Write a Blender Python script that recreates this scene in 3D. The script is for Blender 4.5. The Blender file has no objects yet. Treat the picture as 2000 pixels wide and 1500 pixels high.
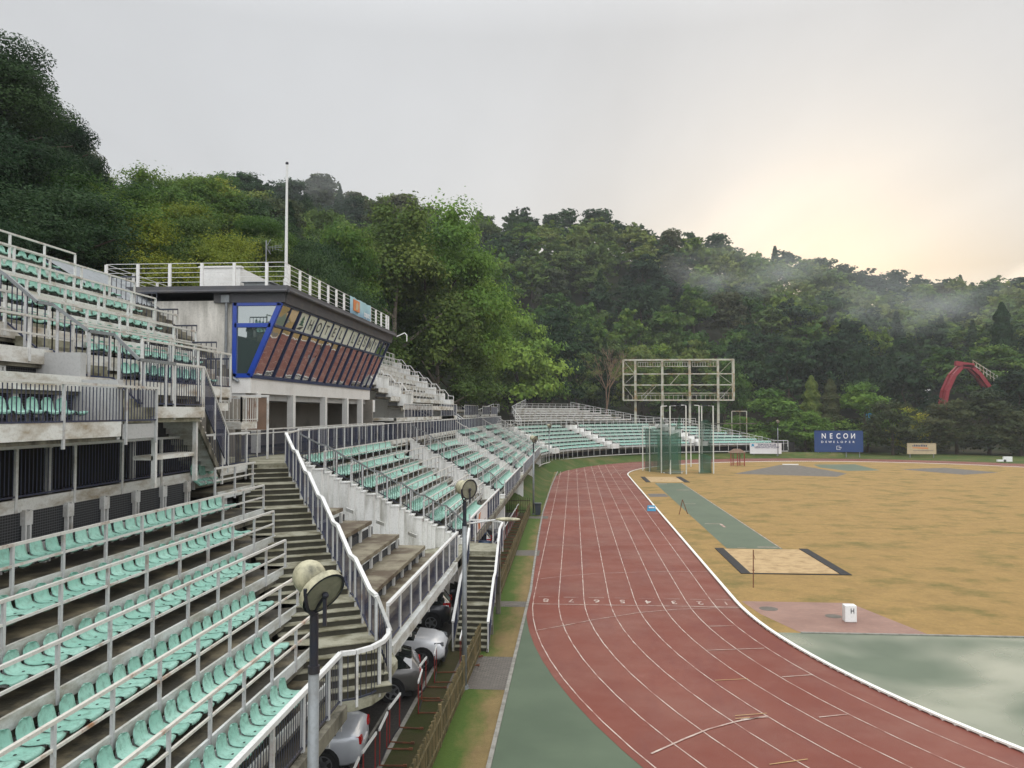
import bpy, math, random
import numpy as np
from mathutils import Vector, Matrix, noise as mnoise
R = math.radians
random.seed(7); rng = np.random.default_rng(7)
S = bpy.context.scene
C = S.collection
# ---------------------------------------------------------------- camera
CAM_H = 9.1
cd = bpy.data.cameras.new('camera'); cam = bpy.data.objects.new('camera', cd); C.objects.link(cam)
cd.sensor_width = 36.0; cd.lens = 28.8; cd.clip_start = 0.1; cd.clip_end = 5000
cam.location = (0, 0, CAM_H)
cam.rotation_euler = (R(90) + math.atan(54/1600), 0, math.atan(120/1600))
S.camera = cam
S.render.resolution_x = 1024; S.render.resolution_y = 768
# ---------------------------------------------------------------- world, sun, exposure
SUN_AZ = R(17.3)      # clockwise from +Y
SUN_EL = R(9.0)
W = bpy.data.worlds.new("World"); S.world = W; W.use_nodes = True
nt = W.node_tree; nt.nodes.clear(); N = nt.nodes; L = nt.links
def wn(t, **k):
    n = N.new(t)
    for a, b in k.items(): setattr(n, a, b)
    return n
def wmath(op, a, b=None, c=None, clamp=False):
    n = N.new('ShaderNodeMath'); n.operation = op; n.use_clamp = clamp
    for i, v in enumerate((a, b, c)):
        if v is None: continue
        if isinstance(v, (int, float)): n.inputs[i].default_value = v
        else: L.new(v, n.inputs[i])
    return n.outputs[0]
def wmix(f, a, b, mode='MIX'):
    n = N.new('ShaderNodeMix'); n.data_type = 'RGBA'; n.blend_type = mode
    if isinstance(f, (int, float)): n.inputs[0].default_value = f
    else: L.new(f, n.inputs[0])
    for i, v in ((6, a), (7, b)):
        if isinstance(v, tuple): n.inputs[i].default_value = (*v, 1)
        else: L.new(v, n.inputs[i])
    return n.outputs[2]
out = wn('ShaderNodeOutputWorld'); bg = wn('ShaderNodeBackground')
sky = wn('ShaderNodeTexSky', sky_type='NISHITA', sun_disc=False)
sky.sun_elevation = SUN_EL; sky.sun_rotation = SUN_AZ; sky.dust_density = 3.0
tc = wn('ShaderNodeTexCoord'); sep = wn('ShaderNodeSeparateXYZ'); L.new(tc.outputs['Generated'], sep.inputs[0])
z = sep.outputs[2]
# cloud deck: direction projected on a flat layer, two noises
zc = wmath('MAXIMUM', wmath('ADD', z, 0.10), 0.03)
cx = wmath('DIVIDE', sep.outputs[0], zc); cy = wmath('DIVIDE', sep.outputs[1], zc)
comb = wn('ShaderNodeCombineXYZ'); L.new(cx, comb.inputs[0]); L.new(wmath('MULTIPLY', cy, 0.75), comb.inputs[1])
mp = wn('ShaderNodeMapping'); mp.inputs['Rotation'].default_value = (0, 0, R(35)); mp.inputs['Scale'].default_value = (0.55, 0.16, 1)
L.new(comb.outputs[0], mp.inputs[0])
n1 = wn('ShaderNodeTexNoise'); n1.inputs['Scale'].default_value = 1.3; n1.inputs['Detail'].default_value = 5; n1.inputs['Roughness'].default_value = 0.55
n1.inputs['Distortion'].default_value = 0.6
L.new(mp.outputs[0], n1.inputs[0])
# glow where the low sun sits behind the cloud
sv = Vector((math.sin(SUN_AZ)*math.cos(R(9.0)), math.cos(SUN_AZ)*math.cos(R(9.0)), math.sin(R(9.0))))
vd = wn('ShaderNodeVectorMath', operation='DOT_PRODUCT'); L.new(tc.outputs['Generated'], vd.inputs[0]); vd.inputs[1].default_value = sv
dot = wmath('MAXIMUM', vd.outputs['Value'], 0.0)
g_tight = wmath('POWER', dot, 420.0); g_mid = wmath('POWER', dot, 60.0); g_wide = wmath('POWER', dot, 5.0)
cl = wmath('MULTIPLY_ADD', wmath('SUBTRACT', n1.outputs[0], 0.5), 0.50, 1.0)
low = wmath('POWER', wmath('MAXIMUM', wmath('SUBTRACT', 1.0, wmath('ABSOLUTE', wmath('SUBTRACT', z, 0.155))), 0.0), 17.0)   # band of sky near the horizon
grey = wmix(wmath('MULTIPLY', g_wide, wmath('MULTIPLY', low, 0.9)), (0.68, 0.69, 0.705), (0.78, 0.76, 0.72))
warm = wmix(wmath('MULTIPLY', g_mid, wmath('MULTIPLY', low, 0.24)), grey, (0.95, 0.82, 0.60))
cloud = warm
# zenith of an overcast sky is brighter than its horizon
zen = wmath('MULTIPLY_ADD', wmath('SMOOTH_MIN', wmath('MAXIMUM', wmath('SUBTRACT', z, 0.42), 0.0), 0.6, 0.1), 3.9, 1.0)
back = wmath('MULTIPLY_ADD', wmath('MAXIMUM', wmath('MULTIPLY', sep.outputs[1], -1.0), 0.0), 1.7, 1.0)   # unseen sky behind the viewer brightened, added as front fill
n2pre = None
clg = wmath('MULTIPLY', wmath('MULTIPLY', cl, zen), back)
# broken streaks near the sun: bright gaps in the cloud
n2 = wn('ShaderNodeTexNoise'); n2.inputs['Scale'].default_value = 2.1; n2.inputs['Detail'].default_value = 6; n2.inputs['Distortion'].default_value = 0.9
mp2 = wn('ShaderNodeMapping'); mp2.inputs['Location'].default_value = (3.1, 1.7, 0); mp2.inputs['Rotation'].default_value = (0, 0, R(20)); mp2.inputs['Scale'].default_value = (0.42, 0.30, 1)
L.new(comb.outputs[0], mp2.inputs[0]); L.new(mp2.outputs[0], n2.inputs[0])
gap = wn('ShaderNodeValToRGB'); gap.color_ramp.elements[0].position = 0.47; gap.color_ramp.elements[1].position = 0.60
L.new(n2.outputs[0], gap.inputs[0])
gf = wmath('MULTIPLY', wmath('MULTIPLY', gap.outputs[0], wmath('MULTIPLY', g_mid, low)), 0.7)
hot = wmath('MULTIPLY', wmath('MULTIPLY', g_tight, 0.85), wmath('MULTIPLY_ADD', gap.outputs[0], 0.6, 0.4))
clouds = cloud
dk = wmath('MULTIPLY', wmath('SUBTRACT', 1.0, gap.outputs[0]), wmath('MULTIPLY', low, wmath('MULTIPLY_ADD', g_wide, 0.26, 0.07)))
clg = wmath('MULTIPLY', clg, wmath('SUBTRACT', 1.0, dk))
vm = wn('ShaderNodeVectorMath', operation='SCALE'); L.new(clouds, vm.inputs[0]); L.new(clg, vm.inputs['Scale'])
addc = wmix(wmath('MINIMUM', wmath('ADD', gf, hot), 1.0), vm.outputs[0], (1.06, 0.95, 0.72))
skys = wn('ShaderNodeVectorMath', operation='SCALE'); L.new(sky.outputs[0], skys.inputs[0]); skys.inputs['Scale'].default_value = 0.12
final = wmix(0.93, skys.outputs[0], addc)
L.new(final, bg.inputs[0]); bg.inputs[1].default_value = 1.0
L.new(bg.outputs[0], out.inputs[0])
sl = bpy.data.lights.new('sun', 'SUN'); sl.energy = 0.7; sl.angle = R(60); sl.color = (1, 0.86, 0.66)
sun = bpy.data.objects.new('sun', sl); C.objects.link(sun)
sun.rotation_euler = Vector((-sv.x, -sv.y, -math.sin(R(22)))).to_track_quat('-Z', 'Y').to_euler()
S.view_settings.view_transform = 'Standard'; S.view_settings.look = 'None'; S.view_settings.exposure = 0.0; S.view_settings.gamma = 1.0
S.cycles.max_bounces = 6; S.cycles.diffuse_bounces = 3; S.cycles.glossy_bounces = 3; S.cycles.transparent_max_bounces = 12
S.cycles.volume_bounces = 1; S.cycles.volume_max_steps = 64; S.cycles.use_denoising = True

# ---------------------------------------------------------------- materials
MATS = {}
class MG:
    def __init__(s, name, rough=0.7, metal=0.0, spec=0.5):
        m = bpy.data.materials.new(name); m.use_nodes = True; s.m = m; s.nt = m.node_tree
        s.b = s.nt.nodes['Principled BSDF']; s.b.inputs['Roughness'].default_value = rough
        s.b.inputs['Metallic'].default_value = metal; s.b.inputs['Specular IOR Level'].default_value = spec
        MATS[name] = m
    def n(s, t, **k):
        x = s.nt.nodes.new(t)
        for a, b in k.items(): setattr(x, a, b)
        return x
    def l(s, a, b): s.nt.links.new(a, b)
    def pos(s, obj=False):
        if obj: return s.n('ShaderNodeTexCoord').outputs['Object']
        return s.n('ShaderNodeNewGeometry').outputs['Position']
    def noise(s, vec, scale, detail=4, rough=0.55, sc=None, dist=0.0):
        if sc:
            mp = s.n('ShaderNodeMapping'); mp.inputs['Scale'].default_value = sc; s.l(vec, mp.inputs[0]); vec = mp.outputs[0]
        x = s.n('ShaderNodeTexNoise'); x.inputs['Scale'].default_value = scale; x.inputs['Detail'].default_value = detail
        x.inputs['Roughness'].default_value = rough; x.inputs['Distortion'].default_value = dist
        s.l(vec, x.inputs[0]); return x.outputs[0]
    def ramp(s, f, p0, p1, c0=(0,0,0), c1=(1,1,1)):
        x = s.n('ShaderNodeValToRGB'); e = x.color_ramp.elements
        e[0].position = p0; e[1].position = p1; e[0].color = (*c0, 1); e[1].color = (*c1, 1); s.l(f, x.inputs[0]); return x.outputs[0]
    def mix(s, f, a, b, mode='MIX'):
        x = s.n('ShaderNodeMix', data_type='RGBA', blend_type=mode)
        if isinstance(f, (int, float)): x.inputs[0].default_value = f
        else: s.l(f, x.inputs[0])
        for i, v in ((6, a), (7, b)):
            if isinstance(v, tuple): x.inputs[i].default_value = (*v, 1)
            else: s.l(v, x.inputs[i])
        return x.outputs[2]
    def math(s, op, a, b=None, clamp=False):
        x = s.n('ShaderNodeMath', operation=op, use_clamp=clamp)
        for i, v in enumerate((a, b)):
            if v is None: continue
            if isinstance(v, (int, float)): x.inputs[i].default_value = v
            else: s.l(v, x.inputs[i])
        return x.outputs[0]
    def color(s, c):
        if isinstance(c, tuple): s.b.inputs['Base Color'].default_value = (*c, 1)
        else: s.l(c, s.b.inputs['Base Color'])
        return s
    def rough(s, f): s.l(f, s.b.inputs['Roughness']); return s
    def bump(s, h, strength=0.3, dist=0.02):
        x = s.n('ShaderNodeBump'); x.inputs['Strength'].default_value = strength; x.inputs['Distance'].default_value = dist
        s.l(h, x.inputs['Height']); s.l(x.outputs[0], s.b.inputs['Normal']); return s
def worn(name, base, dirt, scale=1.5, lo=0.45, hi=0.7, rough=0.6, fine=18.0, sc=None, obj=False, spec=0.4, bump=0.0, metal=0.0, amt=1.0):
    g = MG(name, rough, metal, spec); p = g.pos(obj)
    f = g.ramp(g.noise(p, scale, 6, 0.65, sc), lo, hi)
    if amt < 1.0: f = g.math('MULTIPLY', f, amt)
    fi = g.noise(p, fine, 3)
    c = g.mix(f, base, dirt)
    c = g.mix(g.math('MULTIPLY', g.math('SUBTRACT', fi, 0.5), 0.9, True), c, tuple(x*0.45 for x in dirt))
    g.color(c)
    if bump: g.bump(fi, bump, 0.02)
    return g.m
M = {}
# painted steel with rust
M['rail'] = worn('rail_paint', (0.58,0.57,0.53), (0.24,0.13,0.07), 1.7, 0.56, 0.72, 0.5)
M['railwhite'] = worn('white_rail_paint', (0.66,0.66,0.64), (0.36,0.33,0.28), 1.2, 0.55, 0.8, 0.45)
M['post'] = worn('post_paint', (0.47,0.475,0.47), (0.22,0.13,0.08), 1.3, 0.55, 0.74, 0.55)
M['postwhite'] = worn('post_white', (0.62,0.62,0.60), (0.27,0.22,0.16), 1.1, 0.5, 0.75, 0.55)
M['bars'] = worn('navy_bars', (0.028,0.036,0.075), (0.05,0.04,0.035), 2.0, 0.5, 0.8, 0.5)
M['barsb'] = worn('blackish_bars', (0.035,0.04,0.06), (0.08,0.055,0.04), 2.0, 0.5, 0.8, 0.5)
M['fascia'] = worn('fascia_paint', (0.60,0.62,0.60), (0.27,0.25,0.19), 0.9, 0.42, 0.70, 0.5, sc=(1,1,3))
M['fasciaw'] = worn('fascia_white', (0.68,0.68,0.64), (0.28,0.22,0.14), 0.8, 0.44, 0.68, 0.55, sc=(1,1,3))
M['tread'] = worn('wet_concrete_tread', (0.145,0.12,0.075), (0.024,0.02,0.012), 1.1, 0.36, 0.54, 0.55, bump=0.4)
M['treadstain'] = worn('rust_stained_tread', (0.24,0.215,0.15), (0.085,0.06,0.035), 0.9, 0.40, 0.58, 0.6, bump=0.4)
M['railrust'] = worn('rusting_rail_paint', (0.58,0.56,0.50), (0.30,0.14,0.065), 1.3, 0.53, 0.68, 0.6)
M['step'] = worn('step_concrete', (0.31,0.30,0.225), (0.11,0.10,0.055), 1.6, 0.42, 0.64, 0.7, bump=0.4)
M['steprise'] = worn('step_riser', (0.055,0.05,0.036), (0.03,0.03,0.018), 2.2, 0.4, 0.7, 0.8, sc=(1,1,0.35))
M['beam'] = worn('stained_concrete', (0.20,0.185,0.14), (0.045,0.04,0.028), 1.6, 0.42, 0.62, 0.8, sc=(1,1,0.4))
M['wallw'] = worn('white_wall', (0.74,0.74,0.71), (0.20,0.19,0.14), 1.0, 0.50, 0.76, 0.8, sc=(1.5,1.5,0.3), amt=0.8)
M['walld'] = worn('dirty_wall', (0.74,0.71,0.64), (0.14,0.13,0.10), 0.7, 0.43, 0.70, 0.85, sc=(1.6,1.6,0.35), amt=0.85)
M['wallgrey'] = worn('grey_plaster', (0.42,0.42,0.41), (0.2,0.2,0.18), 0.8, 0.5, 0.9, 0.85)
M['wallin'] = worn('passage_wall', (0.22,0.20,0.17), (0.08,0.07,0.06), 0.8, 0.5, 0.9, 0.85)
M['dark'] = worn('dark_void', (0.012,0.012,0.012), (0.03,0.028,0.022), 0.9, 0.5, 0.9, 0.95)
M['roofdark'] = worn('roof_felt', (0.085,0.085,0.092), (0.14,0.13,0.115), 1.3, 0.5, 0.8, 0.8)
M['blueframe'] = worn('blue_frame', (0.006,0.045,0.33), (0.006,0.035,0.20), 1.5, 0.5, 0.9, 0.35, spec=0.6)
M['bluedark'] = worn('navy_frame', (0.012,0.025,0.09), (0.01,0.02,0.05), 1.5, 0.5, 0.9, 0.35, spec=0.6)
M['roofwhite'] = worn('white_cladding', (0.72,0.71,0.68), (0.5,0.48,0.44), 0.6, 0.5, 0.9, 0.6)
M['steelgrey'] = worn('galvanised_pole', (0.22,0.235,0.24), (0.13,0.13,0.12), 2.0, 0.5, 0.8, 0.5, metal=0.3)
M['blackmetal'] = worn('black_metal', (0.018,0.02,0.03), (0.04,0.03,0.025), 2.0, 0.5, 0.8, 0.45)
M['lampshell'] = worn('weathered_lamp_shell', (0.46,0.43,0.29), (0.13,0.125,0.085), 3.5, 0.42, 0.66, 0.5, fine=25, obj=True, sc=(1,1,0.5))
M['lampface'] = worn('lamp_reflector', (0.26,0.25,0.18), (0.16,0.15,0.11), 3.5, 0.42, 0.66, 0.35, obj=True)
M['redpaint'] = worn('red_paint', (0.26,0.03,0.028), (0.16,0.05,0.03), 2.5, 0.5, 0.8, 0.5)
M['rust'] = worn('rusty_steel', (0.20,0.075,0.035), (0.08,0.04,0.025), 4, 0.4, 0.7, 0.8)
M['whitepaint'] = worn('white_paint', (0.74,0.74,0.72), (0.5,0.48,0.44), 2.5, 0.55, 0.85, 0.5)
M['wood'] = worn('weathered_picket_wood', (0.20,0.15,0.07), (0.06,0.055,0.025), 3.5, 0.40, 0.62, 0.85, sc=(3,3,0.35))
M['darkwood'] = worn('dark_picket_wood', (0.05,0.033,0.018), (0.02,0.016,0.01), 2.5, 0.4, 0.7, 0.85)
M['rubber'] = worn('black_rubber', (0.014,0.014,0.016), (0.03,0.03,0.028), 4, 0.4, 0.7, 0.85)
M['alloy'] = worn('wheel_alloy', (0.30,0.31,0.32), (0.12,0.12,0.12), 6, 0.5, 0.8, 0.3, metal=0.8, obj=True)
M['markwhite'] = worn('line_paint', (0.50,0.42,0.36), (0.26,0.11,0.085), 1.3, 0.40, 0.64, 0.6)
M['markyellow'] = worn('yellow_line_paint', (0.42,0.27,0.11), (0.26,0.11,0.07), 1.8, 0.5, 0.78, 0.6)
M['kerbwhite'] = worn('kerb_paint', (0.80,0.79,0.73), (0.55,0.53,0.45), 1.8, 0.55, 0.85, 0.5)
M['stonekerb'] = worn('stone_kerb', (0.26,0.25,0.22), (0.13,0.12,0.10), 2.5, 0.45, 0.7, 0.8)
M['bin'] = worn('bin_plastic', (0.03,0.04,0.05), (0.05,0.05,0.05), 3, 0.5, 0.8, 0.5)
M['bluesign'] = worn('navy_board', (0.012,0.045,0.16), (0.02,0.05,0.13), 1.5, 0.4, 0.8, 0.5)
M['whitesign'] = worn('white_board', (0.68,0.67,0.66), (0.55,0.53,0.5), 1.5, 0.5, 0.85, 0.5)
M['tansign'] = worn('tan_board', (0.48,0.38,0.24), (0.35,0.27,0.17), 1.5, 0.4, 0.8, 0.6)
M['textwhite'] = worn('white_letters', (0.8,0.8,0.8), (0.7,0.7,0.7), 1.5, 0.5, 0.85, 0.5)
M['textnavy'] = worn('navy_letters', (0.03,0.045,0.12), (0.05,0.06,0.12), 1.5, 0.5, 0.85, 0.5)
M['orange'] = worn('orange_paint', (0.62,0.20,0.05), (0.45,0.13,0.04), 2.5, 0.5, 0.85, 0.5)
M['brownboard'] = worn('brown_plywood', (0.20,0.125,0.085), (0.13,0.085,0.06), 1.5, 0.4, 0.7, 0.8)
M['sticker'] = worn('pale_green_film', (0.80,0.85,0.74), (0.65,0.72,0.64), 1.2, 0.4, 0.8, 0.25)
M['letterfilm'] = worn('dark_green_film', (0.02,0.035,0.05), (0.03,0.045,0.055), 1.2, 0.4, 0.8, 0.3)
M['treefilm'] = worn('pine_green_film', (0.015,0.12,0.09), (0.02,0.09,0.07), 1.2, 0.4, 0.8, 0.3)
M['redframe'] = worn('slide_red', (0.26,0.02,0.03), (0.22,0.05,0.05), 0.8, 0.5, 0.75, 0.5)
M['turq'] = worn('turquoise_slide', (0.03,0.25,0.42), (0.03,0.2,0.3), 0.8, 0.5, 0.75, 0.4)
M['cageblade'] = worn('cage_post_paint', (0.62,0.63,0.58), (0.35,0.36,0.30), 1.2, 0.5, 0.8, 0.5)
M['scoreframe'] = worn('scoreboard_steel', (0.47,0.47,0.39), (0.30,0.20,0.08), 0.6, 0.46, 0.66, 0.5)
M['sand'] = worn('pit_sand', (0.44,0.31,0.16), (0.26,0.17,0.08), 1.4, 0.45, 0.7, 0.95, bump=0.6)
M['gravel'] = worn('grey_gravel', (0.15,0.135,0.115), (0.09,0.08,0.065), 1.5, 0.4, 0.7, 0.95, bump=0.6)
M['bark'] = worn('bark', (0.075,0.055,0.038), (0.035,0.028,0.02), 2.5, 0.4, 0.7, 0.9)
M['birchbark'] = worn('pale_bark', (0.30,0.26,0.20), (0.12,0.10,0.08), 2.5, 0.4, 0.7, 0.9)
M['deadwood'] = worn('dead_bark', (0.24,0.16,0.10), (0.12,0.08,0.05), 2.5, 0.4, 0.7, 0.9)
# seats: mint plastic, each a little different
g = MG('seat_mint', 0.55, 0, 0.35); oi = g.n('ShaderNodeObjectInfo').outputs['Random']; p = g.pos()
c = g.mix(oi, (0.22,0.44,0.36), (0.31,0.54,0.455)); c = g.mix(g.ramp(g.noise(p, 9, 5, 0.7), 0.47, 0.72), c, (0.15,0.27,0.215)); g.color(c); M['seat'] = g.m
# wire mesh risers: solid panels, darkness under the stand painted between the wires
g = MG('wire_mesh_riser', 0.7); p = g.pos(); sx = g.n('ShaderNodeSeparateXYZ'); g.l(p, sx.inputs[0])
def line(v, per, w):
    return g.math('LESS_THAN', g.math('MODULO', g.math('ADD', v, 1000.0), per), w)
f = g.math('MAXIMUM', line(sx.outputs[1], 0.075, 0.009), line(sx.outputs[2], 0.055, 0.010))
g.color(g.mix(f, (0.011,0.011,0.012), (0.10,0.105,0.115))); M['mesh'] = g.m
# track
g = MG('red_track', 0.6, 0, 0.25); p = g.pos()
a = g.mix(g.ramp(g.noise(p, 0.10, 5, 0.6), 0.35, 0.7), (0.165,0.044,0.028), (0.225,0.068,0.045))
a = g.mix(g.math('MULTIPLY', g.noise(p, 38, 3, 0.8), 0.5), a, (0.10,0.028,0.022))
a = g.mix(g.ramp(g.noise(p, 0.45, 6, 0.65, (1.6,0.35,1)), 0.50, 0.76), a, (0.14,0.038,0.03))
a = g.mix(g.math('MULTIPLY', g.ramp(g.noise(p, 1.1, 7, 0.7), 0.60, 0.80), 0.4), a, (0.31,0.13,0.10))
g.color(a); g.rough(g.ramp(g.noise(p, 0.22, 5, 0.6), 0.36, 0.66, (0.75,)*3, (0.42,)*3)); g.bump(g.noise(p, 45, 3), 0.6, 0.012); M['track'] = g.m
def greenturf(name, wet):
    g = MG(name, 0.6, 0, 0.5); p = g.pos()
    a = g.mix(g.ramp(g.noise(p, 0.35, 6, 0.6), 0.35, 0.7), (0.050,0.085,0.045), (0.082,0.122,0.070))
    a = g.mix(g.math('MULTIPLY', g.noise(p, 55, 3, 0.8), 0.55), a, (0.03,0.05,0.028)); 
    if wet:
        f = g.ramp(g.noise(p, 0.13, 3, 0.45, (1,1.2,1), 0.4), 0.44, 0.60)
        a = g.mix(g.math('MULTIPLY', f, 0.4), a, (0.17,0.21,0.16)); g.rough(g.math('ADD', g.math('MULTIPLY', f, -0.46), 0.58))
        g.b.inputs['Specular IOR Level'].default_value = 0.75
        bm = g.math('MULTIPLY', g.noise(p, 60, 2), g.math('SUBTRACT', 1.0, f)); g.bump(bm, 0.35, 0.01)
    else: g.bump(g.noise(p, 70, 2), 0.3, 0.01)
    g.color(a); return g.m
M['greenturf'] = greenturf('green_rubber', False); M['greenwet'] = greenturf('green_rubber_wet', True)
# grasses
def grass(name, tan, tan2, grn, lo, hi, s=0.16, sc=(1,1,1), xgrad=False):
    g = MG(name, 0.9, 0, 0.2); p = g.pos()
    t = g.mix(g.noise(p, 2.2, 6, 0.7, (1,0.6,1)), tan, tan2)
    t = g.mix(g.ramp(g.noise(p, 0.7, 7, 0.75), 0.42, 0.66), t, tuple(x*0.62 for x in tan))
    t = g.mix(g.math('MULTIPLY', g.ramp(g.noise(p, 4.5, 6, 0.8), 0.4, 0.62), 0.45), t, tuple(x*0.50 for x in tan))
    t = g.mix(g.math('MULTIPLY', g.noise(p, 26, 4, 0.8), 0.55), t, tuple(x*0.42 for x in tan))
    nf = g.noise(p, s, 8, 0.68, sc)
    if xgrad:   # worn and dry towards the kerb, lush under the fence
        sp_ = g.n('ShaderNodeSeparateXYZ'); g.l(p, sp_.inputs[0]); nf = g.math('ADD', nf, g.math('MULTIPLY', g.math('ADD', sp_.outputs[0], 2.95), -0.24))
    f1 = g.ramp(nf, lo, hi)
    gg = g.mix(g.noise(p, 8, 4, 0.8), grn, tuple(x*0.5 for x in grn))
    g.color(g.mix(f1, t, gg)); g.bump(g.noise(p, 14, 4, 0.8), 0.7, 0.06); return g.m
M['infield'] = grass('infield_dry_grass', (0.46,0.30,0.112), (0.335,0.215,0.078), (0.145,0.14,0.04), 0.50, 0.74, 0.32, (0.9,1.0,1))
M['strip'] = grass('verge_grass', (0.31,0.225,0.10), (0.23,0.165,0.07), (0.085,0.14,0.025), 0.38, 0.58, 0.35, (1.0,0.4,1), xgrad=True)
M['bank'] = grass('bank_grass', (0.19,0.17,0.06), (0.14,0.13,0.045), (0.06,0.105,0.018), 0.34, 0.56, 0.25)
M['mossy'] = grass('mossy_strip', (0.085,0.075,0.03), (0.07,0.05,0.03), (0.05,0.06,0.015), 0.4, 0.6, 0.8)
M['forestfloor'] = grass('forest_floor', (0.05,0.042,0.02), (0.035,0.03,0.014), (0.02,0.032,0.01), 0.4, 0.6, 0.1)
def pavers(name, c1, c2, mortar, w, h):
    g = MG(name, 0.6, 0, 0.4); p = g.pos(); b = g.n('ShaderNodeTexBrick')
    b.inputs['Scale'].default_value = 1; b.inputs['Brick Width'].default_value = w; b.inputs['Row Height'].default_value = h
    b.inputs['Mortar Size'].default_value = 0.012; b.inputs['Color1'].default_value = (*c1,1); b.inputs['Color2'].default_value = (*c2,1); b.inputs['Mortar'].default_value = (*mortar,1)
    g.l(p, b.inputs[0]); a = g.mix(g.ramp(g.noise(p, 0.5, 6, 0.7), 0.4, 0.7), b.outputs[0], tuple(x*0.55 for x in c1))
    g.color(a); g.bump(b.outputs[1], -0.3, 0.01); return g.m
M['parking'] = pavers('parking_setts', (0.052,0.047,0.042), (0.036,0.033,0.03), (0.018,0.017,0.015), 0.22, 0.12)
M['brickpave'] = pavers('pink_pavers', (0.32,0.165,0.125), (0.26,0.135,0.105), (0.17,0.13,0.10), 0.2, 0.1)
M['greypave'] = pavers('grey_pavers', (0.16,0.14,0.12), (0.09,0.078,0.068), (0.02,0.022,0.015), 0.2, 0.1)
# glass
g = MG('dark_window_glass', 0.03, 0, 1.0); g.color((0.02,0.025,0.025)); g.b.inputs['IOR'].default_value = 1.9
M['glass'] = g.m
g = MG('reflective_glass', 0.015, 0.0, 0.5); nt2 = g.nt; gl = g.n('ShaderNodeBsdfGlossy'); gl.inputs['Roughness'].default_value = 0.02; gl.inputs[0].default_value = (0.62,0.62,0.62,1)
g.color((0.035,0.035,0.035)); ms = g.n('ShaderNodeMixShader'); ms.inputs[0].default_value = 0.72
wob = g.noise(g.pos(), 0.7, 2); bp = g.n('ShaderNodeBump'); bp.inputs['Strength'].default_value = 0.12; bp.inputs['Distance'].default_value = 0.06; g.l(wob, bp.inputs['Height']); g.l(bp.outputs[0], gl.inputs['Normal'])
g.l(g.b.outputs[0], ms.inputs[1]); g.l(gl.outputs[0], ms.inputs[2]); g.l(ms.outputs[0], g.nt.nodes['Material Output'].inputs[0]); M['mirrorglass'] = g.m
g = MG('end_glass', 0.02); g.color((0.06,0.085,0.08)); gl = g.n('ShaderNodeBsdfGlossy'); gl.inputs['Roughness'].default_value = 0.02; gl.inputs[0].default_value = (0.7,0.75,0.75,1); ms = g.n('ShaderNodeMixShader'); ms.inputs[0].default_value = 0.30
g.l(g.b.outputs[0], ms.inputs[1]); g.l(gl.outputs[0], ms.inputs[2]); g.l(ms.outputs[0], g.nt.nodes['Material Output'].inputs[0]); M['endglass'] = g.m
def paint(name, c, metal=0.3):
    g = MG(name, 0.28, metal, 0.5); g.b.inputs['Coat Weight'].default_value = 0.7; g.b.inputs['Coat Roughness'].default_value = 0.06
    p = g.pos(True); g.color(g.mix(g.ramp(g.noise(p, 3, 5), 0.4, 0.9), c, tuple(x*0.85 for x in c))); return g.m
M['carwhite'] = paint('car_white', (0.72,0.73,0.75), 0.0); M['carsilver'] = paint('car_pale_silver', (0.62,0.65,0.70), 0.2)
M['cargrey'] = paint('car_grey_brown', (0.14,0.135,0.13), 0.4); M['cardark'] = paint('car_graphite', (0.045,0.047,0.055), 0.4); M['carblack'] = paint('car_black', (0.015,0.016,0.02), 0.3)
M['carblue'] = paint('car_blue', (0.03,0.07,0.15), 0.3); M['carteal'] = paint('car_teal', (0.03,0.17,0.26), 0.2)
g = MG('tail_lamp', 0.15); g.color((0.45,0.012,0.012)); M['tail'] = g.m
g = MG('head_lamp', 0.1, 0.0, 1.0); g.color((0.12,0.13,0.14)); M['head'] = g.m
g = MG('cage_netting', 0.8); tb = g.n('ShaderNodeBsdfTransparent'); ms = g.n('ShaderNodeMixShader'); p = g.pos()
g.color((0.03,0.10,0.06)); f = g.ramp(g.noise(p, 0.6, 4), 0.3, 0.75, (0.55,)*3, (0.80,)*3); g.l(f, ms.inputs[0])
g.l(tb.outputs[0], ms.inputs[1]); g.l(g.b.outputs[0], ms.inputs[2]); g.l(ms.outputs[0], g.nt.nodes['Material Output'].inputs[0]); M['net'] = g.m
# printed banner
g = MG('banner_print', 0.4); p = g.pos(True); sp = g.n('ShaderNodeSeparateXYZ'); g.l(p, sp.inputs[0])
g.color(g.mix(g.math('ADD', g.math('MULTIPLY', sp.outputs[2], 0.9), g.noise(p, 1.5, 3)), (0.05,0.16,0.36), (0.34,0.55,0.62))); M['banner'] = g.m

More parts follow.
